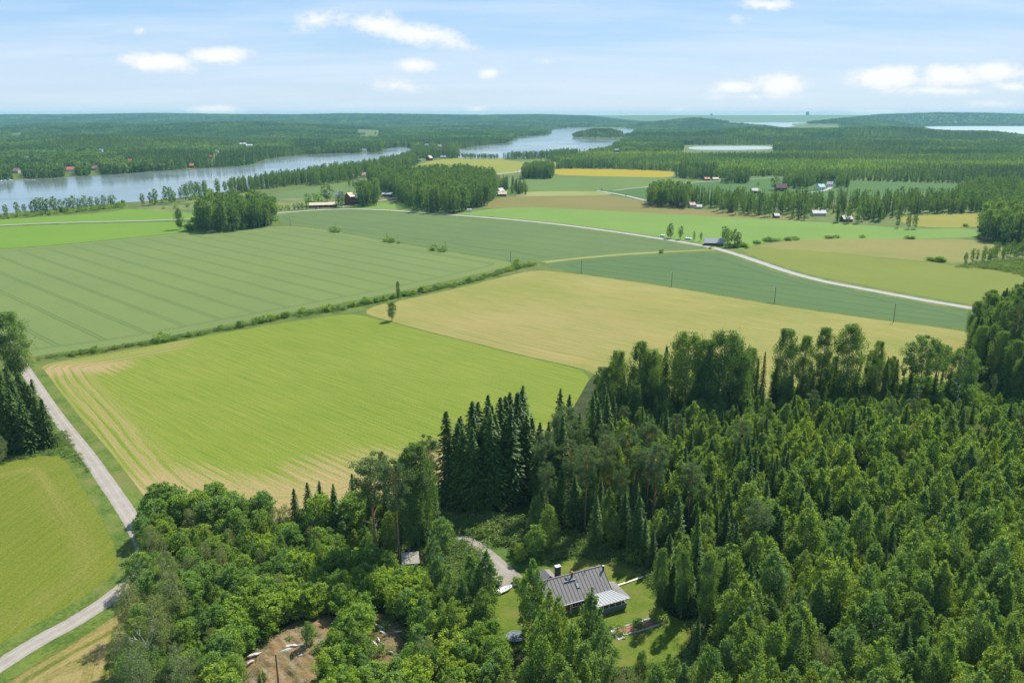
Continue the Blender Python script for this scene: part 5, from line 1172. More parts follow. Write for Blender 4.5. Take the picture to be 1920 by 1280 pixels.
sg = MB().slab([(xa, ya - .05, gz(ya - .05) + .28), (xb, ya - .05, gz(ya - .05) + .28), (xb, ya + .22, gz(ya + .22) + .02), (xa, ya + .22, gz(ya + .22) + .02)], .03); sg.build('snow_guard', M['roof_pale'], hs)
MB().slab([(xa + .5, ya + .9, gz(ya + .9) + .05), (xa + .9, ya + .9, gz(ya + .9) + .05), (xa + 1.3, ya + .45, gz(ya + .45) + .3), (xa + .9, ya + .45, gz(ya + .45) + .3)], .05).build('roof_step', M['black'], hs)
xs_, ysk, zs = onroof(1083, 1097.5)
fr_ = MB().slab([(xs_ - .35, ysk + .5, gz(ysk + .5) + .12), (xs_ + .35, ysk + .5, gz(ysk + .5) + .12), (xs_ + .35, ysk - .5, gz(ysk - .5) + .12), (xs_ - .35, ysk - .5, gz(ysk - .5) + .12)], .12).build('roof_window', M['black'], hs)
MB().slab([(xs_ - .27, ysk + .42, gz(ysk + .42) + .14), (xs_ + .27, ysk + .42, gz(ysk + .42) + .14), (xs_ + .27, ysk - .42, gz(ysk - .42) + .14), (xs_ - .27, ysk - .42, gz(ysk - .42) + .14)], .02).build('pane', M['roof_pale'], fr_)
# glazed porch with its pale roof
pf = [(1.9, -8.05, 2.45), (10.1, -8.05, 2.45), (7.35, -4.75, 3.12), (1.9, -4.75, 3.12)]
def lerp(a, b, t): return tuple(a[i] + (b[i] - a[i]) * t for i in range(3))
for k in range(10):
    t0, t1 = k / 10, (k + 1) / 10
    mb = MB().slab([lerp(pf[3], pf[2], t0), lerp(pf[3], pf[2], t1), lerp(pf[0], pf[1], t1), lerp(pf[0], pf[1], t0)], .07)
    mb.cur = 1; a_, b_ = lerp(pf[3], pf[2], t1), lerp(pf[0], pf[1], t1)
    mb.slab([(a_[0] - .03, a_[1], a_[2] + .06), (a_[0] + .02, a_[1], a_[2] + .06), (b_[0] + .02, b_[1], b_[2] + .06), (b_[0] - .03, b_[1], b_[2] + .06)], .08)
    mb.build('porch_roof_panel', [M['roof_pale'], M['roof_seam']], hs)
pr = [(10.1, -8.05, 2.46), (10.1, -1.4, 2.46), (7.62, -1.4, 3.12), (7.62, -4.9, 3.14)]
for k in range(7):
    t0, t1 = k / 7, (k + 1) / 7
    mb = MB().slab([lerp(pr[3], pr[2], t0), lerp(pr[3], pr[2], t1), lerp(pr[0], pr[1], t1), lerp(pr[0], pr[1], t0)], .07)
    mb.cur = 1; a_, b_ = lerp(pr[3], pr[2], t1), lerp(pr[0], pr[1], t1)
    mb.slab([(a_[0], a_[1] - .03, a_[2] + .06), (a_[0], a_[1] + .02, a_[2] + .06), (b_[0], b_[1] + .02, b_[2] + .06), (b_[0], b_[1] - .03, b_[2] + .06)], .08)
    mb.build('porch_roof_panel', [M['roof_dark'], M['roof_seam']], hs)
MB().slab([(1.9, -8.12, 2.42), (10.15, -8.12, 2.42), (10.15, -8.06, 2.42), (1.9, -8.06, 2.42)], .16).build('fascia', M['wood_pale'], hs)
MB().box(2.3, 9.3, -7.75, -4.2, -.1, .62).build('porch_plinth', M['plinth'], hs)
MB().box(2.25, 9.4, -7.82, -7.6, .62, 1.15).box(9.2, 9.4, -7.6, -1.6, .62, 1.15).build('parapet', M['pad'], hs)
MB().box(2.2, 9.45, -7.87, -7.55, 1.15, 1.2).build('railing_cap', M['concrete'], hs)
for xx in (2.3, 3.6, 5.0, 6.5, 8.0, 9.25): MB().box(xx, xx + .12, -7.78, -7.66, 1.2, 2.4).build('porch_post', M['white'], hs)
for (xa_, xb_) in ((2.42, 3.6), (3.72, 5.0), (5.12, 6.5), (6.62, 8.0)): MB().box(xa_, xb_, -7.74, -7.71, 1.2, 2.36).build('porch_pane', M['glass'], hs)
for k in range(5): MB().box(8.25 + .24 * k, 8.4 + .24 * k, -7.4, -5.2, .66, .72).build('deck_plank', M['wood_pale'], hs)
# rear wing
MB().box(-5.0, -1.4, 4.12, 7.4, .0, 3.2).build('wing_wall', M['red'], hs)
wr = [(-5.4, 3.0, 3.1), (-1.0, 3.0, 3.1), (-1.0, 7.8, 3.1), (-5.4, 7.8, 3.1), (-3.2, 3.0, 4.7), (-3.2, 5.9, 4.7)]
MB().slab([wr[0], wr[3], wr[5], wr[4]], .08).build('wing_roof', M['roof_dark'], hs); MB().slab([wr[1], wr[2], wr[5], wr[4]], .08).build('wing_roof', M['roof_dark'], hs); MB().slab([wr[3], wr[2], wr[5]], .08).build('wing_roof', M['roof_dark'], hs)

# ================================================================== garden things
def local(e): return e
# pale green shed
sp = G(752, 1037, 3.3); sq = G(785, 1034, 3.3); ang = math.atan2(sq[1] - sp[1], sq[0] - sp[0]); W_ = math.hypot(sq[0] - sp[0], sq[1] - sp[1])
sh = empty('garden_shed', (sp[0], sp[1], 0), ang); tag(sh, 'small pale green shed with a beige felt roof among the left thicket', 'shed')
MB().add([(.2, -2.6, 0), (W_ - .2, -2.6, 0), (W_ - .2, .9, 0), (.2, .9, 0), (.2, -2.6, 2.2), (W_ - .2, -2.6, 2.2), (W_ - .2, .9, 2.75), (.2, .9, 2.75), (.2, 0, 3.2), (W_ - .2, 0, 3.2)], [(0, 1, 5, 4), (2, 3, 7, 6), (1, 2, 6, 9, 5), (3, 0, 4, 8, 7)]).build('wall', M['green_wall'], sh)
edged(sh, 'roof', [(0, 0, 3.35), (W_, 0, 3.35), (W_, -3.0, 2.2), (0, -3.0, 2.2)], .12, M['felt']); edged(sh, 'roof', [(0, .004, 3.35), (W_, .004, 3.35), (W_, 1.3, 2.75), (0, 1.3, 2.75)], .12, M['felt'])
MB().box(0, W_, -3.06, -3.002, 2.02, 2.2).build('fascia', M['wood_dark'], sh); window(sh, W_ * .5, -2.6, 1.3, .6, .5)
# trampoline
tp = G(966, 1192, .85); tr = empty('trampoline', (tp[0], tp[1], 0)); tag(tr, 'round garden trampoline with a dark mat on the lawn', 'trampoline')
RT = 1.8; seg = 40
def ring(r0, r1, z, t):
    mb = MB()
    vs_ = [(r * math.cos(2 * math.pi * k / seg), r * math.sin(2 * math.pi * k / seg), zz) for zz in (z, z - t) for r in (r0, r1) for k in range(seg)]
    f = []
    for k in range(seg):
        k2 = (k + 1) % seg; f += [(k, seg + k, seg + k2, k2), (2 * seg + k, 2 * seg + k2, 3 * seg + k2, 3 * seg + k), (seg + k, 3 * seg + k, 3 * seg + k2, seg + k2), (k, k2, 2 * seg + k2, 2 * seg + k)]
    return mb.add(vs_, f)
MB().add([(1.5 * math.cos(2 * math.pi * k / seg), 1.5 * math.sin(2 * math.pi * k / seg), .84) for k in range(seg)], [tuple(range(seg))]).build('jumping_mat', M['rubber'], tr)
ring(1.62, RT, .9, .06).build('rim', M['pad'], tr)
s_ = MB()
for k in range(48):
    a = 2 * math.pi * k / 48; s_.box(-.03, .03, -.001, .001, 0, 0) if False else s_.tube([(1.48 * math.cos(a), 1.48 * math.sin(a), .85), (1.66 * math.cos(a), 1.66 * math.sin(a), .87)], [.025, .025], 3)
s_.build('springs', M['steel'], tr)
for k in range(6):
    a = 2 * math.pi * k / 6; MB().tube([(1.75 * math.cos(a), 1.75 * math.sin(a), .86), (1.75 * math.cos(a), 1.75 * math.sin(a), 0)], [.03, .03], 6).build('leg', M['steel'], tr)
# rowing boat
bp, bq = G(934, 1111, .3), G(957, 1101, .3); ba = math.atan2(bq[1] - bp[1], bq[0] - bp[0]); BL = math.hypot(bq[0] - bp[0], bq[1] - bp[1]) + .7
bo = empty('rowing_boat', ((bp[0] + bq[0]) / 2, (bp[1] + bq[1]) / 2, 0), ba); tag(bo, 'white rowing boat lying on the grass beside the turning yard', 'boat')
secs = []
for i in range(11):
    t = i / 10; wv = .68 * math.sin(math.pi * min(1, .12 + t * .88)) ** .6 if t < .98 else .03; xx = (t - .5) * BL
    wv = .68 * (1 - (max(0, t - .45) / .55) ** 2.2) * min(1, .72 + t); dp = .12 + .1 * max(0, t - .6)
    prof_ = [(-wv, .62 + .18 * t * t), (-wv * .85, .3), (-wv * .4, dp), (0, dp - .04), (wv * .4, dp), (wv * .85, .3), (wv, .62 + .18 * t * t)]
    secs.append([(xx, y, z) for y, z in prof_])
vs_ = [p for s in secs for p in s]; nf = [(i * 7 + j, i * 7 + 7 + j, i * 7 + 8 + j, i * 7 + 1 + j) for i in range(10) for j in range(6)] + [tuple(range(7))]
hull = link('hull', MB().add(vs_, nf).mesh('hull', True), M['white'], bo); sm = hull.modifiers.new('t', 'SOLIDIFY'); sm.thickness = .05
for xx in (-BL * .3, 0, BL * .22): MB().box(xx - .12, xx + .12, -.56, .56, .46, .5).build('seat', M['wood_pale'], bo)
# stone-edged flower bed
bed = empty('flower_bed', G(1195, 1178)); tag(bed, 'long mulch flower bed edged with grey stones in front of the porch', 'flower bed'); bx, by = bed.location[:2]
top_ = [(1146, 1182), (1165, 1176), (1187, 1170), (1205, 1165), (1219, 1160), (1245, 1156)]; low_ = [(1256, 1161), (1240, 1170), (1214, 1179), (1190, 1186), (1170, 1191), (1160, 1190)]
pl_ = smooth_poly([(a - bx, c - by) for a, c in WP(top_ + low_)], 1)
MB().add([(a, c, .11) for a, c in pl_], [tuple(range(len(pl_) - 1, -1, -1))]).build('mulch', M['mulch'], bed)
st = MB()
for (x, y, i) in along(pl_ + [pl_[0]], .30):
    r_ = rng.uniform(.16, .27); n = 6; hz_ = rng.uniform(.16, .30)
    vv = [(x + r_ * rng.uniform(.8, 1.1) * math.cos(6.28 * k / n) * (1 - .25 * l), y + r_ * rng.uniform(.8, 1.1) * math.sin(6.28 * k / n) * (1 - .25 * l), .03 + hz_ * l) for l in (0, 1) for k in range(n)]
    st.add(vv, [(k, (k + 1) % n, n + (k + 1) % n, n + k) for k in range(n)] + [tuple(range(n, 2 * n))])
so = st.build('edging_stones', M['stone'], bed); so['kind'] = 'stuff'
pth = empty('concrete_path', G(1157, 1190)); tag(pth, 'short pale concrete path at the left end of the flower bed', 'path'); qx, qy = pth.location[:2]
c4 = [G(*q) for q in ((1143, 1181), (1151, 1180), (1172, 1196), (1160, 1200))]
for k in range(4):
    t0, t1 = k / 4 + .01, (k + 1) / 4 - .01
    a_, b_, c_, d_ = lerp(c4[0], c4[3], t0), lerp(c4[1], c4[2], t0), lerp(c4[1], c4[2], t1), lerp(c4[0], c4[3], t1)
    MB().slab([(p[0] - qx, p[1] - qy, .16 - .02 * (k % 2)) for p in (a_, b_, c_, d_)], .14).build('slab', M['concrete'], pth)
# plank walkway
wa, wb_ = G(1156, 1097, .25), G(1216, 1077, .25); an = math.atan2(wb_[1] - wa[1], wb_[0] - wa[0]); WL = math.hypot(wb_[0] - wa[0], wb_[1] - wa[1])
wk = empty('plank_walkway', (wa[0], wa[1], 0), an); tag(wk, 'narrow pale plank walkway running from the house into the trees', 'walkway')
for q in (-.24, .02): MB().box(0, WL, q, q + .23, .2, .25).build('plank', M['wood_pale'], wk)
for k in range(6): MB().box(k * WL / 5.4, k * WL / 5.4 + .12, -.3, .3, .05, .196).build('cross_beam', M['wood_dark'], wk)
# compost crib, tarp, wood pile, little hut
cb = empty('slatted_crib', G(1070, 1036), .1); tag(cb, 'dark wooden slatted crib in the clearing behind the house', 'crib')
for k in range(9): MB().box(-1.6 + k * .36, -1.5 + k * .36, -.05, .0, 0, 1.15).build('slat', M['wood_dark'], cb); MB().box(-1.6 + k * .36, -1.5 + k * .36, 1.2, 1.25, 0, 1.15).build('slat', M['wood_dark'], cb)
MB().box(-1.7, 1.4, -.09, -.052, .95, 1.05).box(-1.7, 1.4, 1.252, 1.29, .95, 1.05).box(-1.7, 1.4, -.09, -.052, .2, .3).build('rail', M['wood_dark'], cb)
tg = G(826, 1048); tt = MB(); n = 9
gv = [(i / (n - 1) * 1.9 - .95, j / (n - 1) * 1.5 - .75, max(.02, .75 * math.cos((i / (n - 1) - .5) * 2.6) * math.cos((j / (n - 1) - .5) * 2.8) + rng.normal() * .05)) for i in range(n) for j in range(n)]
tt.add(gv, [(i * n + j, (i + 1) * n + j, (i + 1) * n + j + 1, i * n + j + 1) for i in range(n - 1) for j in range(n - 1)])
to = tt.build('tarpaulin', M['tarp'], smooth=True, loc=tg); tag(to, 'turquoise tarpaulin over a small heap right of the shed', 'tarpaulin')
wp = empty('wood_pile', G(826, 1037), .5); tag(wp, 'small heap of pale boards behind the turquoise tarpaulin', 'wood pile')
for k in range(12): MB().box(-1.3 + rng.random() * .2, 1.2, -.5 + (k % 4) * .27, -.3 + (k % 4) * .27, .02 + (k // 4) * .13, .13 + (k // 4) * .13).build('board', M['wood_pale'], wp)
hp = G(1248, 1048); hu = empty('tiny_hut', hp, .35); tag(hu, 'tiny grey-roofed hut half hidden in the trees right of the walkway', 'hut')
MB().box(-.9, .9, -.9, .9, 0, 2.0).build('wall', M['wood_dark'], hu); edged(hu, 'roof', [(-1.2, -1.25, 1.95), (1.2, -1.25, 1.95), (1.2, 0, 2.7), (-1.2, 0, 2.7)], .08, M['roof_pale']); edged(hu, 'roof', [(-1.2, .003, 2.7), (1.2, .003, 2.7), (1.2, 1.25, 1.95), (-1.2, 1.25, 1.95)], .08, M['roof_pale'])
MB().box(-.3, .3, -.95, -.902, .1, 1.7).build('door', M['wood'], hu)
# bare rock
def outcrop(px, label, top):
    w_ = smooth_poly(WP(px), 2); me = clip_grid(w_, .8, 0.02)
    co = np.empty(len(me.vertices) * 3, np.float32); me.vertices.foreach_get('co', co); co = co.reshape(-1, 3)
    e, _s = edge_dist(co[:, 0], co[:, 1], w_)
    nzz = np.sin(co[:, 0] * .9 + np.sin(co[:, 1] * .7) * 1.5) * np.cos(co[:, 1] * .8 + 1) * .25 + np.sin(co[:, 0] * 2.1 + co[:, 1] * 1.7) * .1 + rng.normal(size=len(co)) * .05
    co[:, 2] = .02 + np.minimum(e / 4, 1) * (top + nzz); me.vertices.foreach_set('co', co.ravel()); me.update()
    o = link('rock_outcrop', me, M['rock']); tag(o, label, kind='structure')
outcrop(ROCK1, 'mossy brown rock outcrop in the left thicket', .9); outcrop(ROCK2, 'smaller rock outcrop right of the larger one', .8)
def stone(px, py, L_, W2, H_, a, label):
    g0 = G(px, py); bm = bmesh.new(); bmesh.ops.create_icosphere(bm, subdivisions=2, radius=.5)
    for v in bm.verts:
        k = 1 + rng.uniform(-.35, .35); v.co = Vector((v.co.x * L_ * k, v.co.y * W2 * k, v.co.z * H_ * (1 + rng.uniform(-.15, .15))))
    me = bpy.data.meshes.new('boulder'); bm.to_mesh(me); bm.free(); o = link('boulder', me, M['rock_pale'], None, (g0[0], g0[1], .80)); o.rotation_euler = (0, 0, a)
    tag(o, label, 'rock', 'pale stones on the outcrops')
for i, (px, py, L_, a, lab) in enumerate([(478, 1233, 3.2, .4, 'pale stone ridge at the left end of the larger outcrop'), (470, 1247, 2.0, .9, 'pale stone below the left ridge of the larger outcrop'), (545, 1217, 3.4, .15, 'long pale stone slab on the larger outcrop'), (570, 1216, 3.0, -.3, 'slanted pale slab at the right of the larger outcrop'),
                                        (537, 1225, 2.6, .5, 'pale slab in the middle of the larger outcrop'), (562, 1236, 1.6, .8, 'small pale stone on the larger outcrop'), (522, 1222, 1.8, 1.0, 'upper pale stone of the larger outcrop'), (545, 1199, 1.6, 0, 'topmost thin pale stone of the larger outcrop'),
                                        (712, 1180, 3.0, -.6, 'pale slab at the top of the smaller outcrop'), (720, 1193, 2.8, -.7, 'pale slab in the middle of the smaller outcrop'), (703, 1213, 2.6, -1.0, 'steep pale slab at the left of the smaller outcrop'), (710, 1205, 1.8, -1.2, 'short pale stone in the smaller outcrop'), (745, 1190, 1.8, .2, 'pale stone at the right of the smaller outcrop'), (732, 1229, 1.5, 0, 'lowest pale stone of the smaller outcrop')]):
    stone(px, py, L_ * .8, L_ * .2, .5, a, lab)
# bare dead branches
dt = empty('dead_tree', G(283, 1262)); tag(dt, 'bleached bare branching dead tree in the left thicket', 'dead tree')
hD = hgt(283, 1262, 1188)
mb = MB().tube([(0, 0, 0), (-.1, 0, hD * .6), (-.6, 0, hD * .8)], [.16, .12, .08], 6); mb.build('trunk', M['b_dead'], dt)
for (x_, y_, z_, f) in [(-3.4, -.5, hD * 1.0, .72), (-2.4, .8, hD * 1.05, .75), (-1.8, -.6, hD * .93, .66), (1.3, 0, hD * .93, .55), (.5, .5, hD * 1.02, .7), (-3.0, 0, hD * .84, .7), (1.8, -.8, hD * .8, .5)]:
    MB().tube([(-.1, 0, hD * f), (x_ * .5, y_ * .5, hD * f + (z_ - hD * f) * .6), (x_, y_, z_)], [.07, .05, .02], 4).tube([(x_ * .5, y_ * .5, hD * f + (z_ - hD * f) * .6), (x_ * .75, y_ + .8, z_ * .98)], [.04, .015], 4).build('branch', M['b_dead'], dt)

# ================================================================== power lines
M['pole'] = flat('pole_wood', (.13, .12, .10), .85); M['insul'] = flat('insulator', (.7, .7, .68), .3)
def pole(xb, yb, yt, lab, arm_a=.5, arm=True):
    g0 = G(xb, yb); h = hgt(xb, yb, yt); e = empty('power_pole', g0, arm_a); tag(e, lab, 'power pole' if arm else 'pole', 'wooden power poles across the fields' if arm else None)
    MB().tube([(0, 0, -.1), (0, 0, h)], [.17, .12], 8).build('shaft', M['pole'], e)
    if not arm: return
    c = MB().box(-.9, .9, -.07, .07, h - .45, h - .31).build('cross_arm', M['steel'], e)
    for q in (-.8, 0, .8): MB().tube([(q, 0, h - .309), (q, 0, h - .05)], [.07, .05], 6).build('insulator', M['insul'], c)
    return Vector((g0[0], g0[1], h - .05))
PT = [pole(*q) for q in [(544.5, 422.5, 405, 'farthest pole of the line, beside the birch grove'), (629, 434, 418, 'pole above two round bushes'), (725.5, 451, 435, 'pole above a long bush'), (835, 471, 451, 'pole with a bush at its foot, nearest the ditch corner'), (957.5, 493, 469, 'pole at the corner where the hedge ends'),
                         (1090, 512.5, 487, 'pole at the left tip of the blue-green crop wedge'), (1259, 538.5, 509, 'pole in the middle of the edge of the blue-green crop'), (1452, 568.5, 536.5, 'pole on the right part of the blue-green crop edge'), (1675, 603.5, 567, 'rightmost pole, near the tall wood')]]
cb_ = MB()
for i in range(len(PT) - 1):
    for off in (-.7, 0, .7):
        a_, c_ = PT[i], PT[i + 1]; d_ = (c_ - a_).normalized(); n_ = Vector((-d_.y, d_.x, 0)) * off
        cb_.tube([a_ + n_ + (c_ - a_) * t + Vector((0, 0, -1.6 * 4 * t * (1 - t))) for t in (0, .25, .5, .75, 1)], [.012] * 5, 3)
tag(cb_.build('power_cable', M['black']), 'thin cables strung between the poles across the fields', 'cable')
pole(523, 1292, 1226, 'single bare pole standing on the rock at the bottom', arm=False); pole(931, 335.5, 322, 'far pole near the end of the big wood'); pole(970, 327.5, 316, 'far pole beside the winding lane'); pole(887, 338, 322, 'far pole right of the silos'); pole(624, 364, 352, 'far pole on the grey-green field behind the farm')

# ================================================================== far buildings
def ground_hit(px, py):
    p = G(px, py); Y = 300.0
    if p[2 - 1] < 1150 and py > 216: return p
    k = (640 - py) / FPX; sl = (k * CP - SP) / (CP + k * SP)
    Y = 1100.0
    while Y < 17000:
        X = (px - 960) / FPX * (Y * CP - (Y * sl) * SP)
        if float(ridge_height(np.array([X]), np.array([Y]))[0]) >= CAM_H + Y * sl: return (X, Y, CAM_H + Y * sl)
        Y += 4
    return p
def far_house(px, py, wpx, wid, hw_, hr, rot, wall, roof, label, cat='house', name='house', wins=3, clear=None, lift=0.0):
    g0 = ground_hit(px, py); sc_ = FPX / (g0[1] * CP + (CAM_H - g0[2]) * SP); L_ = wpx / sc_; a = rot
    e = empty(name, (g0[0], g0[1], g0[2] + lift), a); tag(e, label, cat)
    x_, y_ = L_ / 2, wid / 2
    MB().add([(-x_, -y_, -1), (x_, -y_, -1), (x_, y_, -1), (-x_, y_, -1), (-x_, -y_, hw_), (x_, -y_, hw_), (x_, y_, hw_), (-x_, y_, hw_), (-x_, 0, hw_ + hr * .93), (x_, 0, hw_ + hr * .93)],
             [(0, 1, 5, 4), (2, 3, 7, 6), (1, 2, 6, 9, 5), (3, 0, 4, 8, 7)]).build('wall', M[wall], e)
    o_ = .5
    for s in (-1, 1): edged(e, 'roof', [(-x_ - o_, s * .002, hw_ + hr), (x_ + o_, s * .002, hw_ + hr), (x_ + o_, s * (y_ + o_), hw_ - o_ * hr / y_), (-x_ - o_, s * (y_ + o_), hw_ - o_ * hr / y_)], .15, M[roof])
    for k in range(wins):
        cx = -x_ + L_ * (k + .5) / wins; w_ = MB().box(cx - .65, cx + .65, -y_ - .06, -y_ - .003, hw_ * .38, hw_ * .38 + 1.3).build('window', M['white'], e)
        MB().box(cx - .5, cx + .5, -y_ - .08, -y_ - .062, hw_ * .38 + .14, hw_ * .38 + 1.16).build('pane', M['glass'], w_)
    if cat == 'house': MB().box(x_ * .2, x_ * .2 + .7, -.35, .35, hw_ + hr * .8, hw_ + hr + 1).build('chimney', M['brick'], e)
    FARHOUSES.append((g0[0], g0[1], clear or max(14, L_ * .7)))
    return e
fh = far_house
fh(1338, 459.5, 34, 8, 2.6, 3.0, -.18, 'barn_brown', 'roof_pale', 'low barn with a wide pale metal roof beside the pale road', 'barn', 'barn', 0)
fh(606, 388, 50, 11, 3, 2.2, .28, 'barn_red', 'beige_roof', 'long low red barn with a pale roof at the left of the farmyard', 'barn', 'barn', 5)
fh(656, 384, 11, 11, 10, 4, .9, 'barn_red', 'beige_roof', 'tall narrow red barn with a steep roof in the farmyard', 'barn', 'barn', 2)
fh(665, 382, 12, 10, 7, 4, .9, 'barn_red', 'beige_roof', 'lower red barn joined behind the tall narrow one', 'barn', 'barn', 2)
fh(636, 370, 11, 8, 3.5, 3, -.3, 'white', 'roof_pale', 'white farmhouse with a pale roof behind the barns')
fh(674, 376, 9, 7, 3, 2.5, .2, 'barn_red', 'roof_pale', 'small red outbuilding right of the barns')
fh(692, 358, 12, 9, 5, 3.5, .2, 'cream', 'orange', 'house with a bright orange-red roof rising over the dark clump')
fh(727, 368, 19, 10, 3, 1.6, .0, 'wood_dark', 'grey_roof', 'dark low bungalow with a flat grey roof')
fh(869, 333, 13, 14, 7, 6, .35, 'barn_red', 'grey_roof', 'red barn with a dark grey roof beside two white silos', 'barn', 'barn', 2)
for i, (px, py) in enumerate([(874.5, 332.5), (880, 332)]):
    g0 = G(px, py); e = empty('silo', g0); tag(e, ['white silo next to the red barn, left one', 'white silo next to the red barn, right one'][i], 'silo', 'white silos')
    MB().tube([(0, 0, 0), (0, 0, 11)], [2.6, 2.6], 14).build('drum', M['white'], e, True); MB().tube([(0, 0, 11.002), (0, 0, 12.6)], [2.75, .5], 14).build('cap', M['white'], e, True)
fh(941, 367.5, 16, 10, 3, 3, .1, 'barn_red', 'beige_roof', 'house with a beige roof at the right end of the big wood')
fh(937, 363, 13, 9, 4, 3.5, .9, 'cream', 'grey_roof', 'grey-roofed house behind the beige-roofed one')
fh(723, 324, 10, 9, 5, 4, -.4, 'white', 'orange', 'white house with an orange-red roof near the lake')
fh(681, 333, 9, 9, 5, 3.5, .2, 'cream', 'pink_roof', 'cream house with a pinkish roof in the lakeside belt')
fh(666, 335, 8, 8, 4, 3, .5, 'white', 'beige_roof', 'small pale house left of the pinkish-roofed one')
fh(784, 303, 9, 10, 3.5, 3, .3, 'barn_red', 'roof_pale', 'pale-roofed house at the corner of the yellow-green field')
fh(805, 301, 8, 12, 6, 5, 1.0, 'barn_red', 'beige_roof', 'small steep-roofed barn at the lake end of the field', 'barn', 'barn', 1)
fh(831, 296.5, 10, 9, 3, 2.5, .1, 'wood_dark', 'grey_roof', 'dark low house by the line of lake trees')
fh(1464, 358, 19, 13, 5, 5, -.2, 'barn_brown', 'barn_brown', 'large brown barn among the trees of the right-hand farm', 'barn', 'barn', 1)
fh(1538, 355, 12, 9, 4, 3.5, .3, 'white', 'green_roof', 'white farmhouse with a greenish roof')
fh(1556, 350, 10, 10, 4, 3.5, -.5, 'white', 'grey_roof', 'white-gabled grey house at the end of the farm drive')
fh(1416, 362, 17, 9, 3.5, 3, .0, 'barn_brown', 'roof_pale', 'shed with a pale roof showing above the wooded strip', 'shed', 'shed', 0)
fh(1297, 389, 10, 9, 3.5, 2.5, .1, 'cream', 'pink_roof', 'low house with a pink-red roof in the wooded strip')
fh(1276, 388, 9, 8, 3, 2.2, .1, 'barn_red', 'pink_roof', 'smaller red outbuilding left of the pink-roofed house'); fh(1310, 391, 9, 7, 2.6, 2, .0, 'cream', 'grey_roof', 'little pale shed right of the pink-roofed house', 'shed', 'shed', 1)
fh(1455, 408, 9, 6, 2.5, 2, .1, 'barn_brown', 'roof_pale', 'tiny pale-roofed shed at the left of the clearing in the strip', 'shed', 'shed', 1)
fh(1534, 404, 24, 9, 3, 2.6, .0, 'cream', 'grey_roof', 'grey-roofed house in the clearing of the wooded strip'); fh(1586, 415, 17, 9, 3, 2.8, .1, 'barn_red', 'roof_pale', 'pale-roofed red house at the front of the clearing')
fh(1325, 338, 10, 8, 2.6, 2.2, .1, 'barn_red', 'red_roof', 'red shed between the dark clumps, left one', 'shed', 'shed', 1); fh(1341, 338, 10, 8, 2.6, 2, .0, 'cream', 'beige_roof', 'pale shed between the dark clumps, right one', 'shed', 'shed', 1)
fh(1880, 660, 12, 7, 2.5, 2.5, .3, 'barn_brown', 'roof_pale', 'pale roof glimpsed in the tall wood at the right edge', 'shed', 'shed', 0, lift=14)
# lake shore houses on the far side
for q in [(33, 325, 12, 'cream', 'pink_roof', 'house with a faded pink roof on the far shore, far left'), (133, 322, 18, 'white', 'red_roof', 'white house with a wide red roof on the far shore'), (180, 320, 10, 'cream', 'pink_roof', 'small house with a curved pinkish roof right of the red-roofed one'),
          (245, 306, 6, 'barn_red', 'orange', 'tiny orange-red cottage in the far woods'), (360, 315, 7, 'barn_red', 'orange', 'red cottage at the water on the far shore'), (396, 298, 5, 'barn_red', 'orange', 'tiny red cottage deeper in the far woods'), (190, 285, 6, 'white', 'roof_pale', 'white cottage high in the far woods'), (51, 300, 6, 'white', 'roof_pale', 'white cottage above the far-left shore'),
          (455, 273, 17, 'white', 'white', 'long white building on the far shore, left one of two'), (468, 276, 14, 'white', 'white', 'long white building on the far shore, right one of two'), (407, 287, 5, 'white', 'roof_pale', 'white speck of a cottage below the long white buildings'), (507, 257, 6, 'cream', 'orange', 'orange-roofed house on the far hillside, left of two'), (516, 257, 6, 'cream', 'orange', 'orange-roofed house on the far hillside, right of two'),
          (683, 285, 8, 'white', 'roof_pale', 'pale cottage at the narrow end of the left lake'), (732, 259, 12, 'barn_red', 'roof_pale', 'long pale-roofed farm building far away'), (746, 258, 8, 'white', 'red_roof', 'white house with a red roof next to the far farm building'), (824, 277, 6, 'white', 'roof_pale', 'pale cottage on the far shore of the middle lake'),
          (800, 275, 6, 'white', 'grey_roof', 'pale boathouse on the far shore left of the middle lake'), (1184, 251, 5, 'white', 'roof_pale', 'white cottage on the hill behind the wooded point'), (1156, 285, 8, 'wood_dark', 'grey_roof', 'dark roof in the woods right of the middle lake')]:
    fh(q[0], q[1], q[2], 9 if q[2] < 14 else 12, 5, 4, rng.uniform(-.4, .4), q[3], q[4], q[5], 'house', 'house', 2)
# bales, trailer, car, jetty and boats, tower block, mast
for i, (px, py) in enumerate([(1240, 443.5), (1244, 444), (1286, 449), (1290, 449.5), (1294, 450)]):
    g0 = G(px, py); o = MB().tube([(-.9, 0, .9), (.9, 0, .9)], [.9, .9], 12).build('hay_bale', M['white'], None, True, g0); o.rotation_euler = (0, 0, .3)
    tag(o, ['white wrapped bale left of the roadside pair of trees, outer one', 'white wrapped bale left of the roadside pair of trees, inner one', 'white wrapped bale between trees and barn, left', 'white wrapped bale between trees and barn, middle', 'white wrapped bale between trees and barn, right'][i], 'hay bale', 'wrapped bales by the road')
g0 = G(880, 397); e = empty('trailer', g0, .1); tag(e, 'white box trailer parked at the edge of the big wood', 'trailer')
MB().box(-2.6, 2.6, -1.1, 1.1, .7, 3.0).build('box', M['white'], e); MB().box(2.6, 4, -.08, .08, .7, .82).build('drawbar', M['steel'], e)
for q in (-1.1, 1.102 - .25): MB().tube([(.2, q, .45), (.2, q + .25, .45)], [.42, .42], 12).build('wheel', M['black'], e)
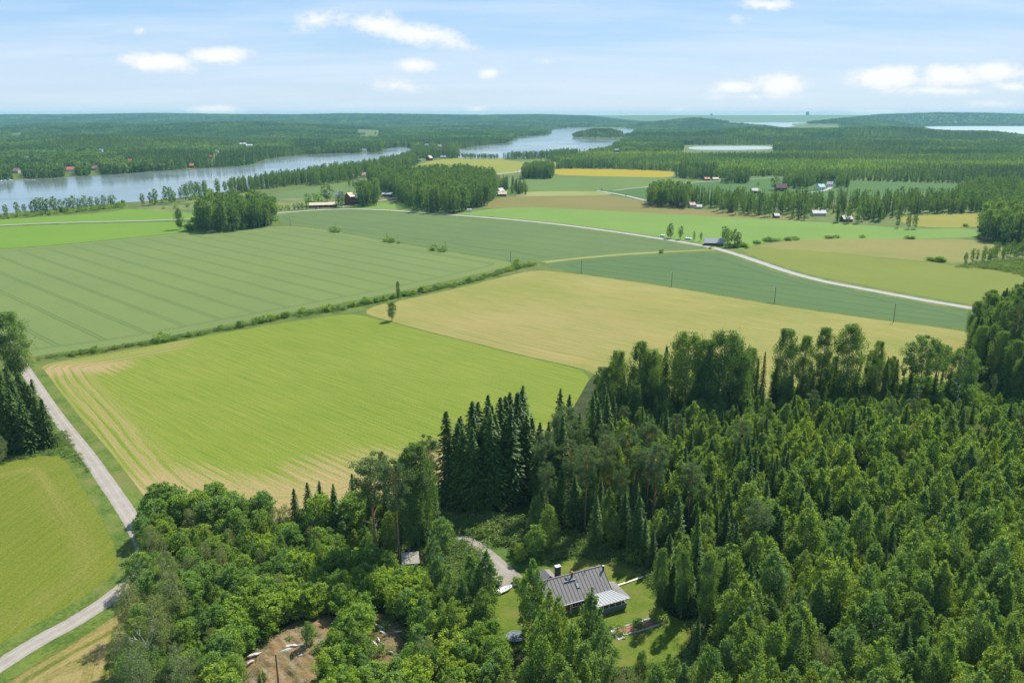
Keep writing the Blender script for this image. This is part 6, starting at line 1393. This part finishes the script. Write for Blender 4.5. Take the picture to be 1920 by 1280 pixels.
def car(px, py, a, m_, lab):
    e = empty('parked_car', G(px, py), a); tag(e, lab, 'car', 'cars in the farmyard')
    MB().add([(-2.1, -.85, .3), (2.1, -.85, .3), (2.1, .85, .3), (-2.1, .85, .3), (-2.15, -.85, .85), (2.1, -.85, .8), (2.1, .85, .8), (-2.15, .85, .85)], [(0, 3, 2, 1), (4, 5, 6, 7), (0, 1, 5, 4), (1, 2, 6, 5), (2, 3, 7, 6), (3, 0, 4, 7)]).build('body', m_, e)
    MB().add([(-1.7, -.78, .86), (1.1, -.78, .84), (1.1, .78, .84), (-1.7, .78, .86), (-1.3, -.62, 1.4), (.4, -.62, 1.42), (.4, .62, 1.42), (-1.3, .62, 1.4)], [(4, 5, 6, 7), (0, 1, 5, 4), (1, 2, 6, 5), (2, 3, 7, 6), (3, 0, 4, 7)]).build('cabin', M['glass'], e)
    for sx in (-1.3, 1.3):
        for sy in (-.86, .68): MB().tube([(sx, sy, .33), (sx, sy + .18, .33)], [.33, .33], 10).build('wheel', M['black'], e)
car(597, 390.5, .1, M['black'], 'dark car parked in front of the long low barn'); car(594, 391.5, .1, M['white'], 'white car beside the dark one at the long low barn')
jg = G(17, 337.3, .5); e = empty('jetty', jg, .05); tag(e, 'long pale jetty at the far left shore', 'jetty')
MB().box(-14, 40, -1.5, 1.5, .2, .5).build('deck', M['wood_pale'], e)
for k in range(6): MB().tube([(-12 + k * 9, 0, -1), (-12 + k * 9, 0, .9)], [.25, .25], 6).build('post', M['wood_dark'], e)
for i, (px, py) in enumerate([(2, 340.8), (10, 340.0), (19, 339.6), (9, 334.5), (17.5, 334.3)]):
    e = empty('motor_boat', G(px, py, .2), .1 + i * .2); tag(e, ['white boat cut by the left frame edge at the jetty', 'white boat below the jetty', 'small boat right below the jetty', 'white cruiser above the jetty, left', 'white cruiser above the jetty, right'][i], 'boat', 'boats at the jetty')
    MB().add([(-3.2, -1.1, 0), (2, -1.1, 0), (3.6, 0, .1), (2, 1.1, 0), (-3.2, 1.1, 0), (-3.3, -1.3, 1.1), (2.2, -1.3, 1.2), (4.2, 0, 1.4), (2.2, 1.3, 1.2), (-3.3, 1.3, 1.1)], [(5, 6, 7, 8, 9), (0, 1, 6, 5), (1, 2, 7, 6), (2, 3, 8, 7), (3, 4, 9, 8), (4, 0, 5, 9)]).build('hull', M['white'], e)
    MB().box(-1.2, 1.1, -.9, .9, 1.21, 2.3).build('cabin', M['white'], e)
for (px, py, w_, h_, lab) in [(1514, 217, 5.2, 42, 'block-shaped tower on the horizon'), (1334, 217.5, 3.5, 22, 'tiny tower block on the horizon left of the large one')]:
    Y0 = 11900.0; x_ = (px - 960) / FPX * (Y0 * CP); z_ = float(ridge_height(np.array([x_]), np.array([Y0]))[0]) ; e = empty('tower_block', (x_, Y0, z_)); tag(e, lab, 'tower')
    wv = w_ / FPX * Y0; MB().box(-wv / 2, wv / 2, -10, 10, -2, h_).build('wall', M['grey_roof'], e); MB().box(-wv / 5, wv / 5, -6, 6, h_ + .01, h_ + 7).build('roof_room', M['grey_roof'], e)
    for k in range(5): MB().box(-wv / 2 + 1 + k * wv / 5.3, -wv / 2 + 4 + k * wv / 5.3, -10.2, -10.01, 2, h_ - 3).build('window', M['glass'], e)
g0 = ground_hit(1726, 240); MH = min(110, 130 - g0[2]); e = empty('lattice_mast', g0); tag(e, 'thin tall mast on the right horizon', 'mast')
for sx, sy in ((-1, -1), (1, -1), (0, 1)): MB().tube([(sx * 1.2, sy * 1.2, 0), (sx * .6, sy * .6, MH)], [.22, .16], 4).build('leg', M['steel'], e)
br = MB()
for k in range(int((MH - 4) / 4.2)): z_ = k * 4.2; w_ = 1.2 - .6 * z_ / 110; br.tube([(-w_, -w_, z_), (w_, -w_, z_ + 4)], [.09, .09], 3).tube([(w_, -w_, z_), (0, w_, z_ + 4)], [.09, .09], 3).tube([(0, w_, z_), (-w_, -w_, z_ + 4)], [.09, .09], 3)
br.build('bracing', M['steel'], e)
# ------------------------------------------------------------------ far woods (after the far houses are known)
def far_wood(P, kindf, hf, name, label):
    P = clear_houses(P)
    Z = ridge_height(P[:, 0], P[:, 1])
    zt = Z + 15; kk = np.minimum(CAM_H / np.maximum(CAM_H - zt, 4), 30); gx, gy = P[:, 0] * kk, P[:, 1] * kk      # what a tree top hides
    hid = np.zeros(len(P), bool)
    for o in OVERLOOK: hid |= inpoly(gx, gy, o) | inpoly(P[:, 0], P[:, 1], o)
    if 'point' not in label: P = P[~hid]; Z = Z[~hid]
    items = []
    for (x, y), z in zip(P, Z):
        k = kindf(x, y); items.append((x, y, z - .3, k, int(rng.integers(9)), hf(k), rng.uniform(.85, 1.25), rng.random() * 6.28))
    scatter(name, items, label)
pp = far_points(1180, 2600, 8.5)
inpl = inpoly(pp[:, 0], pp[:, 1], PLANTATION); infl = inpoly(pp[:, 0], pp[:, 1], FL); oth = (pp[:, 1] > 1930) & ~inpl & ~infl
def k_mix(x, y):
    s = math.sin(x / 170 + 1.7 * math.sin(y / 230)) + .6 * math.sin(x / 61 + y / 77)
    return 'f_spruce' if s + rng.normal() * .5 < .35 else 'f_leafy'
def k_pl(x, y):
    s = math.sin(x / 210 + 2 * math.sin(y / 90)); return 'f_plant' if s + rng.normal() * .4 > -.5 else 'f_spruce'
far_wood(pp[inpl], k_pl, lambda k: rng.uniform(12, 16) if k == 'f_plant' else rng.uniform(13, 18), 'forest', 'even young plantation covering the right side of the valley')
far_wood(pp[infl], k_mix, lambda k: rng.uniform(13, 21), 'forest', 'mixed woods on the far shore of the left lake')
far_wood(pp[oth], k_mix, lambda k: rng.uniform(12, 19), 'forest', 'woods between the lakes in the distance')
pp = far_points(2600, 3500, 12.5)
far_wood(pp, k_mix, lambda k: rng.uniform(15, 21), 'forest', 'distant woods around the small lake')
pp = far_points(3500, 6200, 25)
isl = np.stack(np.meshgrid(np.arange(200, 560, 18), np.arange(3500, 4250, 18)), -1).reshape(-1, 2); isl = isl[ridge_height(isl[:, 0], isl[:, 1]) > 1.5]
far_wood(isl[~np.array([False] * len(isl))], lambda x, y: 'c_far', lambda k: rng.uniform(12, 16), 'forest', 'dark wood covering the point in the middle lake')
far_wood(pp, lambda x, y: 'c_far', lambda k: rng.uniform(15, 21), 'forest', 'distant wooded hills')
pp = far_points(6200, 10500, 48)
far_wood(pp, lambda x, y: 'c_far', lambda k: rng.uniform(20, 26), 'forest', 'wooded ridges near the horizon')
